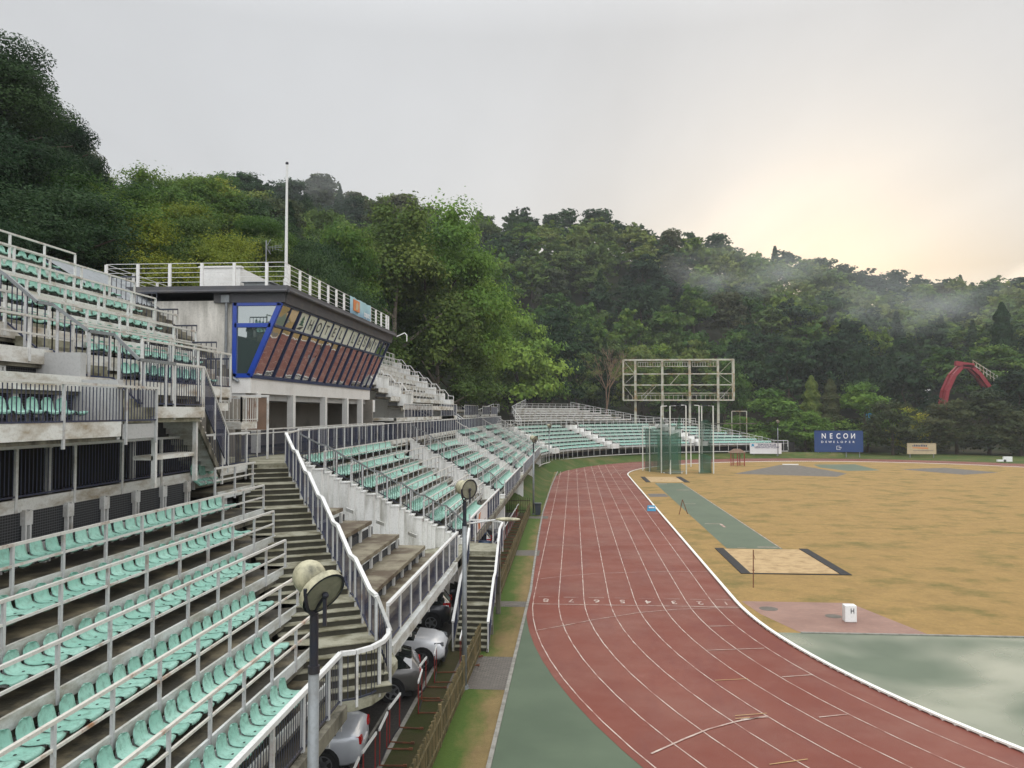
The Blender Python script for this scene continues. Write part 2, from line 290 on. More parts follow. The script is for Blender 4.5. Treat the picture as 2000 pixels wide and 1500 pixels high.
# ---------------------------------------------------------------- mesh helpers
def tag(o, label=None, cat=None, group=None, kind=None):
    if label: o['label'] = label
    if cat: o['category'] = cat
    if group: o['group'] = group
    if kind: o['kind'] = kind
    return o
def thing(name, label, cat, loc=(0,0,0), rz=0.0, group=None):
    o = bpy.data.objects.new(name, None); C.objects.link(o); o.location = loc; o.rotation_euler = (0,0,rz); o.empty_display_size = 0.3
    return tag(o, label, cat, group)
WM = {}
class MB:
    def __init__(s): s.v = []; s.f = []; s.mi = []; s.cur = 0
    def add(s, vs, fs):
        b = len(s.v); s.v.extend([tuple(x) for x in vs]); s.f.extend([tuple(b+i for i in f) for f in fs]); s.mi.extend([s.cur]*len(fs)); return s
    def hexa(s, P):   # 8 points: bottom 4 ccw, top 4 ccw
        return s.add(P, [(0,3,2,1),(4,5,6,7),(0,1,5,4),(1,2,6,5),(2,3,7,6),(3,0,4,7)])
    def box(s, x0,y0,z0,x1,y1,z1):
        if x0>x1: x0,x1=x1,x0
        if y0>y1: y0,y1=y1,y0
        if z0>z1: z0,z1=z1,z0
        return s.hexa([(x0,y0,z0),(x1,y0,z0),(x1,y1,z0),(x0,y1,z0),(x0,y0,z1),(x1,y0,z1),(x1,y1,z1),(x0,y1,z1)])
    def prism(s, poly, z0, z1):
        n = len(poly); b = [(p[0],p[1],z0 if len(p)<3 else p[2]+z0) for p in poly]; t = [(p[0],p[1],z1 if len(p)<3 else p[2]+z1) for p in poly]
        return s.add(b+t, [tuple(range(n-1,-1,-1)), tuple(range(n,2*n))]+[(i,(i+1)%n,n+(i+1)%n,n+i) for i in range(n)])
    def bar(s, p, q, w, h=None, up=(0,0,1)):
        p = Vector(p); q = Vector(q); h = h or w; d = q-p
        if d.length < 1e-6: return s
        d.normalize(); u = Vector(up)
        if abs(d.dot(u)) > 0.99: u = Vector((0,1,0))
        r = d.cross(u).normalized(); u = r.cross(d).normalized()
        P = []
        for e in (p, q):
            for a, b in ((-1,-1),(1,-1),(1,1),(-1,1)): P.append(e + r*a*w/2 + u*b*h/2)
        return s.add(P, [(0,1,2,3),(7,6,5,4),(0,4,5,1),(1,5,6,2),(2,6,7,3),(3,7,4,0)])
    def tube(s, p, q, r0, r1=None, n=10, cap=True):
        p = Vector(p); q = Vector(q); r1 = r0 if r1 is None else r1; d = (q-p).normalized()
        u = Vector((0,0,1)) if abs(d.z) < 0.95 else Vector((1,0,0)); a = d.cross(u).normalized(); b = d.cross(a)
        vs = []
        for e, r in ((p,r0),(q,r1)):
            for i in range(n):
                t = 2*math.pi*i/n; vs.append(e + a*math.cos(t)*r + b*math.sin(t)*r)
        fs = [(i,(i+1)%n,n+(i+1)%n,n+i) for i in range(n)]
        if cap: fs += [tuple(range(n-1,-1,-1)), tuple(range(n,2*n))]
        return s.add(vs, fs)
    def poly(s, pts): return s.add(pts, [tuple(range(len(pts)))])
    def strip(s, A, B): # quads between two polylines
        n = len(A); return s.add(list(A)+list(B), [(i,i+1,n+i+1,n+i) for i in range(n-1)])
    def sphere(s, c, r, nu=16, nv=10, sc=(1,1,1)):
        vs = [(c[0],c[1],c[2]-r*sc[2])]
        for j in range(1,nv):
            t = math.pi*j/nv - math.pi/2
            for i in range(nu):
                a = 2*math.pi*i/nu; vs.append((c[0]+r*sc[0]*math.cos(t)*math.cos(a), c[1]+r*sc[1]*math.cos(t)*math.sin(a), c[2]+r*sc[2]*math.sin(t)))
        vs.append((c[0],c[1],c[2]+r*sc[2])); fs = [(0,1+(i+1)%nu,1+i) for i in range(nu)]
        for j in range(nv-2):
            for i in range(nu): fs.append((1+j*nu+i,1+j*nu+(i+1)%nu,1+(j+1)*nu+(i+1)%nu,1+(j+1)*nu+i))
        e = len(vs)-1; fs += [(e,1+(nv-2)*nu+i,1+(nv-2)*nu+(i+1)%nu) for i in range(nu)]
        return s.add(vs, fs)
    def mesh(s, name, mats, org=(0,0,0), smooth=False):
        me = bpy.data.meshes.new(name); ox,oy,oz = org
        me.from_pydata([(x-ox,y-oy,z-oz) for x,y,z in s.v], [], s.f)
        if not isinstance(mats, (list,tuple)): mats = [mats]
        for m in mats: me.materials.append(M[m] if isinstance(m,str) else m)
        if len(mats) > 1: me.polygons.foreach_set('material_index', s.mi)
        if smooth: me.polygons.foreach_set('use_smooth', [True]*len(me.polygons))
        me.update(); return me
    def build(s, name, mats, parent=None, smooth=False, world=True, bevel=0):
        org = (0,0,0); 
        if parent is not None and world:
            p = parent; org = Vector((0,0,0))
            while p is not None: org += p.location; p = p.parent
        me = s.mesh(name, mats, org, smooth); o = bpy.data.objects.new(name, me); C.objects.link(o); o.parent = parent
        if bevel:
            b = o.modifiers.new('bevel','BEVEL'); b.width = bevel; b.segments = 2; b.limit_method = 'ANGLE'
        return o
def single(mb, name, mats, label, cat, group=None, smooth=False, bevel=0):
    """a top-level thing that is one mesh, with its origin at its base"""
    xs = [v[0] for v in mb.v]; ys = [v[1] for v in mb.v]; zs = [v[2] for v in mb.v]
    org = ((min(xs)+max(xs))/2, (min(ys)+max(ys))/2, min(zs))
    me = mb.mesh(name, mats, org, smooth); o = bpy.data.objects.new(name, me); C.objects.link(o); o.location = org
    if bevel:
        b = o.modifiers.new('bevel','BEVEL'); b.width = bevel; b.segments = 2; b.limit_method = 'ANGLE'
    return tag(o, label, cat, group)
def struct(mb, name, mats, smooth=False):
    o = mb.build(name, mats, None, smooth); o['kind'] = 'structure'; return o
def inst(me, name, parent, loc, rz=0.0):
    o = bpy.data.objects.new(name, me); C.objects.link(o); o.parent = parent; o.location = loc; o.rotation_euler = (0,0,rz); return o
def copy_tree(o, parent=None):
    c = o.copy(); C.objects.link(c); c.parent = parent
    for ch in list(o.children): copy_tree(ch, c)
    return c
def text_mesh(txt, size, depth=0.01, name='lettering', align='CENTER', flip=False):
    cu = bpy.data.curves.new('tmp','FONT'); cu.body = txt; cu.size = size; cu.extrude = depth; cu.align_x = align; cu.align_y = 'CENTER'; cu.offset = size*0.012
    ob = bpy.data.objects.new('tmp', cu); C.objects.link(ob)
    bpy.context.view_layer.update()
    me = bpy.data.meshes.new_from_object(ob.evaluated_get(bpy.context.evaluated_depsgraph_get())); me.name = name
    bpy.data.objects.remove(ob); return me
def place_text(me, mat, parent, origin, xdir, ydir, sx=1.0):
    me.materials.clear(); me.materials.append(M[mat])
    X = Vector(xdir).normalized()*sx; Y = Vector(ydir).normalized(); Zv = Vector(xdir).normalized().cross(Y)
    base = Vector((0,0,0)); p = parent
    while p is not None: base += p.location; p = p.parent
    mt = Matrix(((X.x,Y.x,Zv.x,origin[0]-base.x),(X.y,Y.y,Zv.y,origin[1]-base.y),(X.z,Y.z,Zv.z,origin[2]-base.z),(0,0,0,1)))
    me.transform(mt); o = bpy.data.objects.new(me.name, me); C.objects.link(o); o.parent = parent; return o

# ================================================================= GROUND AND TRACK
XI = 7.8; CX = 44.3; CN = 40.3; CF = 117.0; RB = 36.5; CXR = CX
def ring(o, n=72, y0=None, y1=None):
    """closed loop of the running track at offset o outside the inner kerb"""
    r = RB + o; P = []
    for i in range(n+1):
        a = math.pi + math.pi*i/n; P.append((CX+r*math.cos(a), CN+r*math.sin(a)))
    for i in range(n+1):
        a = math.pi*i/n; P.append((CX+r*math.cos(a), CF+r*math.sin(a)))
    P.append(P[0]); return P
def zstrip(mb, A, B, z): return mb.strip([(x,y,z) for x,y in A], [(x,y,z) for x,y in B])
mb = MB(); mb.poly([(-1500,-600,-.04),(1500,-600,-.04),(1500,1600,-.04),(-1500,1600,-.04)]); struct(mb, 'ground', 'forestfloor')
mb = MB(); mb.poly([(-2.16,-20,0.0),(95,-20,0.0),(95,34.75,0.0),(8.3,34.75,0),(5,40.3,0),(-2.16,40.3,0)]); struct(mb, 'green_apron', 'greenturf')
mb = MB(); zstrip(mb, ring(-0.05), ring(10.05), 0.006)
mb.poly([(-2.26,117,.002),(7.9,117,.002),(9.0,127,.002),(11.6,136.5,.002),(13,141,.002),(-2.3,141,.002)])
struct(mb, 'running_track', 'track')
mb = MB(); mb.poly([(-2.4,138,.0045),(3.2,139,.0045),(3.0,142.5,.0045),(-2.6,142.5,.0045)]); struct(mb, 'dark_green_patch', 'greenturf')
# infield
inner = ring(0.0)[:-1]
top = [(x,y) for x,y in inner if y > 34.8]
near = [(x,y) for x,y in inner if y <= 34.8]
def near_cut():
    a = math.pi + math.asin((CN-34.8)/RB); xl = CX+RB*math.cos(a); xr = CX-RB*math.cos(a); return (xl,34.8),(xr,34.8)
cl_, cr_ = near_cut()
# inner list runs left side -> near bend -> right -> far bend
nb = [p for p in inner if p[1] <= 34.8]
mb = MB(); mb.poly([(x,y,.010) for x,y in [cl_]+nb+[cr_]]); struct(mb, 'wet_green_apron', 'greenwet')
rest = [p for p in inner[73:] ]  # far bend, from right to left
lft = [p for p in inner[:73] if p[1] > 34.8 and p[0] < CX]; rgt = [p for p in inner[:73] if p[1] > 34.8 and p[0] > CX]
mb = MB(); mb.poly([(x,y,.010) for x,y in [cr_]+rgt+rest+lft+[cl_]]); struct(mb, 'infield_grass', 'infield')
mb = MB(); mb.poly([(8.02,40.35,.014),(13.05,40.35,.014),(14.4,34.95,.014),(9.25,34.95,.014),(8.35,37.9,.014)]); struct(mb, 'pink_paving', 'brickpave')
mb = MB(); mb.box(9.3,34.74,0.0,80.6,34.86,.045); struct(mb, 'stone_edging', 'stonekerb')
mb = MB(); mb.poly([(10.14,55.7,.014),(13.8,55.7,.014),(13.8,106,.014),(10.3,106,.014)]); struct(mb, 'long_jump_runway', 'greenturf')
mb = MB()
for r in ((12.3,56.35,13.62,56.5),(10.6,67.7,11.9,67.85),(11.75,65.8,11.95,67.7),(10.45,104.4,11.7,104.8),(13.7,56,13.76,106),(10.9,56.0,11.5,56.06),(10.85,82.2,12.0,82.35),(11.9,96.5,13.5,96.8)):
    mb.poly([(r[0],r[1],.019),(r[2],r[1],.019),(r[2],r[3],.019),(r[0],r[3],.019)])
struct(mb, 'runway_marks', 'markwhite')
mb = MB(); mb.poly([(9.9,47.4,.016),(14.95,47.6,.016),(14.85,55.65,.016),(9.9,55.5,.016)])
mb.poly([(9.9,107.3,.016),(14.2,107.5,.016),(14.2,115.8,.016),(9.9,115.6,.016)]); struct(mb, 'sand_pits', 'sand')
for nm, ed in (('near',((9.35,47.1,9.9,55.7),(14.85,47.1,15.4,55.8),(9.9,47.08,14.85,47.22))),('far',((9.3,107,9.9,115.5),(14.2,107,14.9,116)))):
    mb = MB()
    for r in ed: mb.box(r[0],r[1],0.012,r[2],r[3],0.05)
    single(mb, 'pit_edge_mat', 'rubber', 'black rubber mats edging the %s sand pit beside the long jump runway' % nm, 'rubber mat')
mb = MB(); mb.poly([(23.5,122.5,.014),(36.6,117.8,.014),(40,124,.014),(38,142.5,.014),(35,143,.014)]);
mb.poly([(51.5,134,.014),(56,123,.014),(63.3,127.8,.014),(60,138,.014)]); struct(mb, 'gravel_landing_areas', 'gravel')
mb = MB(); mb.poly([(41,144.5,.014),(48.5,146,.014),(47.3,131,.014),(41.9,129.5,.014),(40,137,.014)]); struct(mb, 'green_runup_fan', 'greenturf')
for r in ((8.1,88.5,10.9,92.2),(8.05,118,9.9,121)):
    pass
mb = MB(); mb.poly([(8.1,88.6,.014),(10.1,88.9,.014),(10.1,92.2,.014),(8.2,92,.014)]); struct(mb, 'slab_path', 'greypave')
# verge, parking, moss strip on the stand side
KX = [(-2.16,-20),(-2.16,42),(-2.28,47),(-2.55,60),(-2.75,74),(-2.7,100),(-2.35,128),(-2.4,141)]
mb = MB(); mb.strip([(x,y,.006) for x,y in KX], [(-4.2,y,.006) for x,y in KX]); struct(mb, 'grass_verge', 'strip')
KY = [(-2.16,37.5)]+KX[1:]; mb = MB(); mb.strip([(x,y,.0035) for x,y in KY], [(-1.5,y,.0035) for x,y in KY]); struct(mb, 'track_margin', 'track')
mb = MB()
for y0,y1 in ((27.0,30.6),(38.4,39.5),(52.0,54.0),(70,71.6)):
    mb.poly([(-4.2,y0,.012),(-2.2,y0,.012),(-2.2,y1,.012),(-4.2,y1,.012)])
struct(mb, 'paved_crossings', 'greypave')
mb = MB()
for (x0,y0),(x1,y1) in zip(KX, KX[1:]): mb.hexa([(x0-.09,y0,0),(x0+.03,y0,0),(x1+.03,y1,0),(x1-.09,y1,0),(x0-.09,y0,.05),(x0+.03,y0,.05),(x1+.03,y1,.05),(x1-.09,y1,.05)])
struct(mb, 'verge_kerb', 'stonekerb')
mb = MB(); mb.poly([(-4.95,-10,.010),(-3.82,-10,.010),(-3.82,74,.010),(-4.95,74,.010)]); struct(mb, 'mossy_strip', 'mossy')
mb = MB(); mb.poly([(-22,-10,.004),(-4.95,-10,.004),(-4.95,76,.004),(-22,76,.004)]); struct(mb, 'parking_lane', 'parking')
mb = MB(); mb.box(-5.02,-10,0,-4.90,74,.035); mb.box(-5.75,-10,0.0,-5.68,74,.012); struct(mb, 'parking_kerb', 'stonekerb')
# grass bank rising to the stand beyond the car park
mb = MB(); ys = [74,76,80,90,100,110,117,124]
prof = [(-2.9,.012),(-3.6,.12),(-4.6,.7),(-6.2,1.7),(-8,1.9)]
rows = []
for y in ys:
    k = min(1,(y-74)/5.0); rows.append([(x - (0 if j else 0), y, max(zz*k,.012)) for j,(x,zz) in enumerate(prof)])
a0 = len(ys)
for i in range(1, 22):
    a = math.pi - math.pi*0.55*i/21
    rr = [47.0, 47.6, 48.6, 50.2, 52.5]
    k = 1 - 0.5*min(1, i/12)
    rows.append([(45.1+r*math.cos(a) , 117+7*max(0,1-i/4)+r*math.sin(a) if False else 117+r*math.sin(a)+ (7*max(0,1-i/3.0)), max(.012, zz*k)) for r,(x,zz) in zip(rr, prof)])
for A,B in zip(rows, rows[1:]): mb.strip(A, B)
struct(mb, 'grass_bank', 'bank', smooth=True)
mb = MB(); P = []; Q = []
for i in range(0, 40):
    a = math.pi*(1.0 - i/39.0); P.append((45.1+46.2*math.cos(a)*1.0, 117+46.2*math.sin(a), .004)); Q.append((45.1+75*math.cos(a), 117+75*math.sin(a), .004))
mb.strip(P, Q); struct(mb, 'outer_verge', 'bank')
# ---- inner kerb: white rail on little feet
mb = MB(); A = ring(0.02, 90); B = ring(0.17, 90)
lo, hi = .045, .10
for z0 in (hi,): zstrip(mb, A, B, z0)
mb.strip([(x,y,lo) for x,y in A], [(x,y,hi) for x,y in A]); mb.strip([(x,y,hi) for x,y in B], [(x,y,lo) for x,y in B])
Pm = ring(0.095, 90); acc = 0
for (x0,y0),(x1,y1) in zip(Pm, Pm[1:]):
    d = math.hypot(x1-x0, y1-y0)
    if d < 1e-6: continue
    t = 0.0
    while t < d:
        x = x0+(x1-x0)*t/d; y = y0+(y1-y0)*t/d
        if x < 45 : mb.bar((x,y,.008),(x,y,.046), .10, .16)
        t += 0.42
k = single(mb, 'track_kerb', 'kerbwhite', 'low white kerb rail on feet running round the inside of the red track', 'track kerb')
# ---- lane lines
mb = MB()
for i in range(1, 9):
    o = 1.22*i; zstrip(mb, ring(o-.021), ring(o+.021), .013)
    x = XI-o; mb.poly([(x-.03,117,.0135),(x+.03,117,.0135),(x+.03,140.3,.0135),(x-.03,140.3,.0135)])
def seg(mb, pts, w, z=.018):
    A = []; B = []
    for i,(x,y) in enumerate(pts):
        a = pts[max(0,i-1)]; b = pts[min(len(pts)-1,i+1)]; d = Vector((b[0]-a[0], b[1]-a[1])).normalized(); n = Vector((-d.y, d.x))*w/2
        A.append((x-n.x,y-n.y,z)); B.append((x+n.x,y+n.y,z))
    mb.strip(A, B)
seg(mb, [(-1.98,39.05),(7.8,39.1)], .075)
for p, w in (([(-1.6,34.3),(-.37,35.25),(.89,36.29),(2.98,37.73),(4.67,38.43),(6.6,38.87),(7.8,38.95)],.05),([(-1.8,44.87),(-.59,45.66),(1.12,46.5),(4.33,47.33),(7.7,47.6)],.045),([(-1.8,55.97),(7.7,57.08)],.03),
             ([(2.04,22.3),(3.02,23.34),(3.85,24.14),(4.77,24.79),(5.77,25.3)],.07),([(5.66,35.54),(6.76,35.7)],.05),([(5.05,31.99),(7.29,32.43)],.05),([(7.1,29),(8.17,29.3)],.05),([(7.26,25.3),(8.18,25.61)],.05),([(4.9,24.95),(5.75,25.2)],.05)):
    seg(mb, p, w, .0225)
for i in range(8):
    x = XI-1.22*(i+.5); seg(mb, [(x-.38,40.55),(x+.38,40.55)], .05)
struct(mb, 'lane_lines', 'markwhite')
mb = MB()
for p in ([(4.75,28.45),(5.89,28.7)],[(4.79,25.22),(5.79,25.5)],[(5.01,21.85),(6.08,22.25)],[(4.75,24.98),(5.2,25.12)]): seg(mb, p, .04, .027)
struct(mb, 'yellow_lane_marks', 'markyellow')
for i in range(8):
    me = text_mesh(str(i+1), .62, 0.002, 'lane_number'); o = place_text(me, 'markwhite', None, (XI-1.22*(i+.5), 39.85, .018), (-1,0,0), (0,-1,0)); o.scale = (1,1,1)
    o.data.transform(Matrix.Translation((0,39.85,0)) @ Matrix.Scale(1.5,4,(0,1,0)) @ Matrix.Translation((0,-39.85,0))); o['kind'] = 'structure'
# manholes
mb = MB()
for (x,y,r) in ((11.5,37.7,.36),(8.95,38.9,.42),(-2.9,38.9,.4)):
    mb.tube((x,y,.0),(x,y,.02),r,n=20)
struct(mb, 'manhole_covers', 'gravel')

# ================================================================= STANDS
FD = {1:4.9,2:5.87,3:6.72,4:7.57,5:8.42,6:9.27,7:10.12,8:10.97,9:13.0}
FZ = {1:3.34,2:3.83,3:4.39,4:5.02,5:5.60,6:6.19,7:6.78,8:7.33,9:7.33}
WZ = 2.95        # level of the lowest front walkway and the stair landing
def MS(s, D, z): return (-D, s, z)                                  # straight stand: s runs along the track
FC = (45.1, 117.0); RF = 50.0
def MA(s, D, z):                                                    # curved stand: s is the arc length at the front edge
    a = math.pi - s/RF; r = RF + (D-4.9); return (FC[0]+r*math.cos(a), FC[1]+r*math.sin(a), z)
def srange(s0, s1, curved):
    if not curved: return [s0, s1]
    n = max(2, int(abs(s1-s0)/3)+1); return [s0+(s1-s0)*i/n for i in range(n+1)]
def slab(mb, Mp, s0, s1, D0, D1, z0, z1, curved=False):
    ss = srange(s0, s1, curved)
    for a, b in zip(ss, ss[1:]): mb.hexa([Mp(a,D1,z0),Mp(a,D0,z0),Mp(b,D0,z0),Mp(b,D1,z0),Mp(a,D1,z1),Mp(a,D0,z1),Mp(b,D0,z1),Mp(b,D1,z1)])
    return mb
SEATS = []    # (location, yaw, row name, group)
def tiers(root, Mp, ks, ends, curved=False, dz=0.0, fd=None, fz=None, fascia='fascia', fh=(.20,.02), open_under=False, tread='tread', mesh='mesh', back=True, eb=True):
    """concrete treads with painted fascia, stained beam and mesh riser, one of each per row"""
    fd = fd or FD; fz = fz or FZ
    for k in ks:
        s0, s1 = ends(k); D = fd[k]+(.34 if (k == 1 and fz is FZ) else 0); Dn = fd.get(k+1, fd[k]+.85); zz = fz[k]+dz; zn = fz.get(k+1, fz[k]+.59)+dz
        mb = MB(); slab(mb, Mp, s0, s1, D+.02, Dn+.22, zz-.12, zz, curved); mb.build('tread', tread, root)
        mb = MB(); slab(mb, Mp, s0, s1, D-.03, D+.02, zz-fh[0], zz+fh[1], curved); mb.build('fascia', fascia, root)
        if eb: mb = MB(); slab(mb, Mp, s0, s1, D+.03, D+.16, zz-.34, zz-.12, curved); mb.build('edge_beam', 'beam', root)
        if k == 1 and fz is FZ:
            mb = MB(); slab(mb, Mp, s0, s1, 4.92, 5.5, WZ-.12+dz, WZ+dz, curved); slab(mb, Mp, s0, s1, 5.42, 5.46, WZ+dz, zz-.2, curved); mb.build('front_walk', tread, root)
        if back:
            mb = MB(); slab(mb, Mp, s0+.01, s1-.01, Dn+.16, Dn+.20, zz, zn-.34, curved); mb.build('mesh_riser', mesh, root)
            if not curved:
                key = ('br', round(zn-zz,2))
                if key not in WM:
                    q = MB(); hh = zn-zz-.2; q.box(-.04,-.085,0,.04,-.035,hh); q.box(-.04,.035,0,.04,.085,hh); q.box(-.03,-.035,hh*.55,.03,.035,hh); WM[key] = q.mesh('riser_bracket','postwhite')
                n = min(12, int((s1-s0)/1.36)); w = root.location
                for i in range(n):
                    x_, y_, z_ = Mp(s1-.7-i*1.36, Dn+.10, zz); inst(WM[key], 'riser_bracket', root, (x_-w.x, y_-w.y, z_-w.z))
def post_mesh(h, w, below=0.0, mat='post', d=None):
    key = ('post', round(h,2), w, round(below,2), mat)
    if key not in WM:
        mb = MB(); d2 = (d or w*.8)
        mb.box(-w/2,-d2/2,-below,w/2,d2/2,h); WM[key] = mb.mesh('post', mat)
    return WM[key]
def railing(label, pts, h=1.0, mid=(0.5,), post=1.36, pw=.06, below=.25, rail=.05, bars=None, mat='rail', pmat='post', barmat='bars', cat='railing', group=None, first=None, toprail=None, posts_at=None, nobase=False):
    """a free railing along floor points: top rail, lower rails, separate posts, optional baluster panel"""
    root = thing('railing', label, cat, pts[0], 0, group)
    ox,oy,oz = pts[0]
    mb = MB()
    for p, q in zip(pts, pts[1:]):
        mb.bar((p[0],p[1],p[2]+h),(q[0],q[1],q[2]+h), (toprail or rail)*1.15, (toprail or rail))
    mb.build('top_rail', mat, root)
    for m in mid:
        mb = MB()
        for p, q in zip(pts, pts[1:]): mb.bar((p[0],p[1],p[2]+m),(q[0],q[1],q[2]+m), rail*.8)
        mb.build('mid_rail', mat, root)
    locs = []
    if posts_at is not None: locs = posts_at
    else:
        carry = 0.0 if first is None else first
        for p, q in zip(pts, pts[1:]):
            P = Vector(p); Q = Vector(q); d = (Q-P).length; t = carry
            while t <= d+1e-4:
                locs.append((tuple(P+(Q-P)*(t/d if d else 0)), math.atan2(Q.y-P.y, Q.x-P.x))); t += post
            carry = t-d
        e = pts[-1]; a = pts[-2]
        if (Vector(e)-Vector(locs[-1][0])).length > .3: locs.append((e, math.atan2(e[1]-a[1], e[0]-a[0])))
    me = post_mesh(h-.02, pw, below, pmat)
    for l, a in locs[:100]: inst(me, 'post', root, (l[0]-ox, l[1]-oy, l[2]-oz), a)
    if bars:
        mb = MB()
        for p, q in zip(pts, pts[1:]):
            P = Vector(p); Q = Vector(q); d = (Q-P).length; n = max(1, int(d/bars))
            for i in range(n+1):
                x = P+(Q-P)*(i/n); mb.bar((x.x,x.y,x.z+.08),(x.x,x.y,x.z+h-.05), .010 if abs(q[0]-p[0]) < .3*abs(q[1]-p[1]) else .016, .022)
            mb.bar((p[0],p[1],p[2]+.08),(q[0],q[1],q[2]+.08), .035)
        mb.build('baluster_panel', barmat, root)
    return root
# row ends of the near stand follow the diagonal stair
LEND = {1:16.35,2:18.05,3:19.6,4:21.1,5:22.5,6:23.95,7:25.4,8:26.9}
YS = 4.0
def near_ends(k): return (YS, LEND[k] + (.2 if k > 1 else 1.0))
root = thing('grandstand', 'near lower grandstand of stained concrete treads with pale fascias, nearest the viewer', 'grandstand', (-4.9, 4, 0))
tiers(root, MS, range(1,7), near_ends)
mb = MB(); slab(mb, MS, 22.7, 25.6, 10.14, 11.1, 6.66, 6.78); mb.build('tread', 'tread', root)
mb = MB(); slab(mb, MS, 22.7, 25.6, 10.09, 10.14, 6.58, 6.80); mb.build('fascia', 'fascia', root)
mb = MB(); slab(mb, MS, YS, 22.7, 10.9, 10.95, 6.1, 7.1); mb.build('mesh_wall', 'mesh', root)
mb = MB()
for i in range(14):
    y = 22.3-i*1.36; mb.box(-10.88,y,5.9,-10.80,y+.05,7.15); mb.box(-10.88,y+.14,5.9,-10.80,y+.19,7.15); mb.box(-10.9,y-.02,6.85,-10.79,y+.21,7.12)
mb.build('wall_bracket', 'postwhite', root)
mb = MB(); mb.box(-10.9,YS,.0,-10.7,27,5.9); mb.box(-9.0,YS,0,-8.8,24,4.3); mb.build('back_wall', 'beam', root)
mb = MB()
mb.box(-8.6,6,0,-8.3,6.3,4.0)
mb.build('column', 'beam', root)
# walkway
root = thing('walkway', 'long concrete walkway between the lower and upper stands, white fascia on its edge', 'walkway', (-10.97, 4, 0))
mb = MB(); mb.box(-15.5,YS,7.12,-10.99,124,7.30); mb.build('deck', 'tread', root)
mb = MB(); mb.box(-11.0,YS,7.10,-10.94,27.0,7.36); mb.box(-11.0,32.6,7.10,-10.94,124,7.33); mb.build('fascia', 'fasciaw', root)
mb = MB(); mb.box(-11.12,YS,6.86,-11.0,27.0,7.10); mb.box(-11.12,30.9,6.86,-11.0,124,7.10); mb.build('edge_beam', 'beam', root)
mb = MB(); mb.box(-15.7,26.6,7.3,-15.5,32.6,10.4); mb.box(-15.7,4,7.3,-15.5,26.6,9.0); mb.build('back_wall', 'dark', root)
# rails of the near rows
def yposts(y0, y1, D, z, ref=17.03):
    n0 = math.ceil((y0-ref)/1.36); L_ = []
    while ref+n0*1.36 <= y1-.25: L_.append(((-D, ref+n0*1.36, z), math.pi/2)); n0 += 1
    L_.append(((-D, y1, z), math.pi/2)); return L_
ordn = {1:'first',2:'second',3:'third',4:'fourth',5:'fifth',6:'sixth',7:'seventh'}
for k in range(2,7):
    z = FZ[k]; y1 = LEND[k]; rust = ', streaked with rust' if k in (2,3) else ''
    railing('two-bar railing of the %s row up, near stand%s' % (ordn[k], rust), [(-FD[k]+.03, YS, z), (-FD[k]+.03, y1, z)], h=.71, mid=(.36,), below=.20, posts_at=yposts(YS, y1, FD[k]-.03, z), group='row railings of the near stand', mat='railrust' if k in (2,3) else 'rail')
railing('short two-bar railing at the stair head before three folded seats', [(-10.09, 22.5, 6.78), (-10.09, 25.4, 6.78)], h=.71, mid=(.36,), group='row railings of the near stand')
# front balustrade of the near stand with its curved landing
def front_pts():
    return [(-4.9,y,2.95) for y in (4.0,17.1)]
railing('white-capped front balustrade of the near stand, above the pale saloon', front_pts(), h=1.06, mid=(), post=1.53, pw=.085, below=.55, bars=.115, mat='railwhite', pmat='post', barmat='barsb', toprail=.085, first=.0)
mb = MB(); slab(mb, MS, YS, 17.1, 4.75, 4.9, 2.66, 2.95)
single(mb, 'edge_beam', 'beam', 'stained concrete edge beam under the near front balustrade', 'edge beam')
land = [(-4.9,17.1),(-4.62,17.25),(-4.36,17.6),(-4.22,18.1),(-4.22,18.6),(-4.34,19.1),(-4.4,21.6)]
lp = land[:6]
mb = MB(); poly = [(x,y) for x,y in lp]+[(-4.35,20.2),(-4.9,21.5),(-7.2,20.4),(-7.2,18.6),(-5.6,16.2),(-4.9,16.2)]
mb.prism(poly[::-1], 2.77, 2.955)
root_l = thing('stair_landing', 'rounded concrete landing at the foot of the long diagonal staircase', 'landing', (-4.9,18,2.7))
mb.build('slab', 'step', root_l)
railing('white rail sweeping round the rounded landing at the foot of the diagonal stair', [(x,y,2.95) for x,y in land[:6]], h=1.06, mid=(), post=.75, pw=.06, below=.1, bars=.12, mat='railwhite', pmat='postwhite', barmat='barsb', toprail=.085, first=.35)
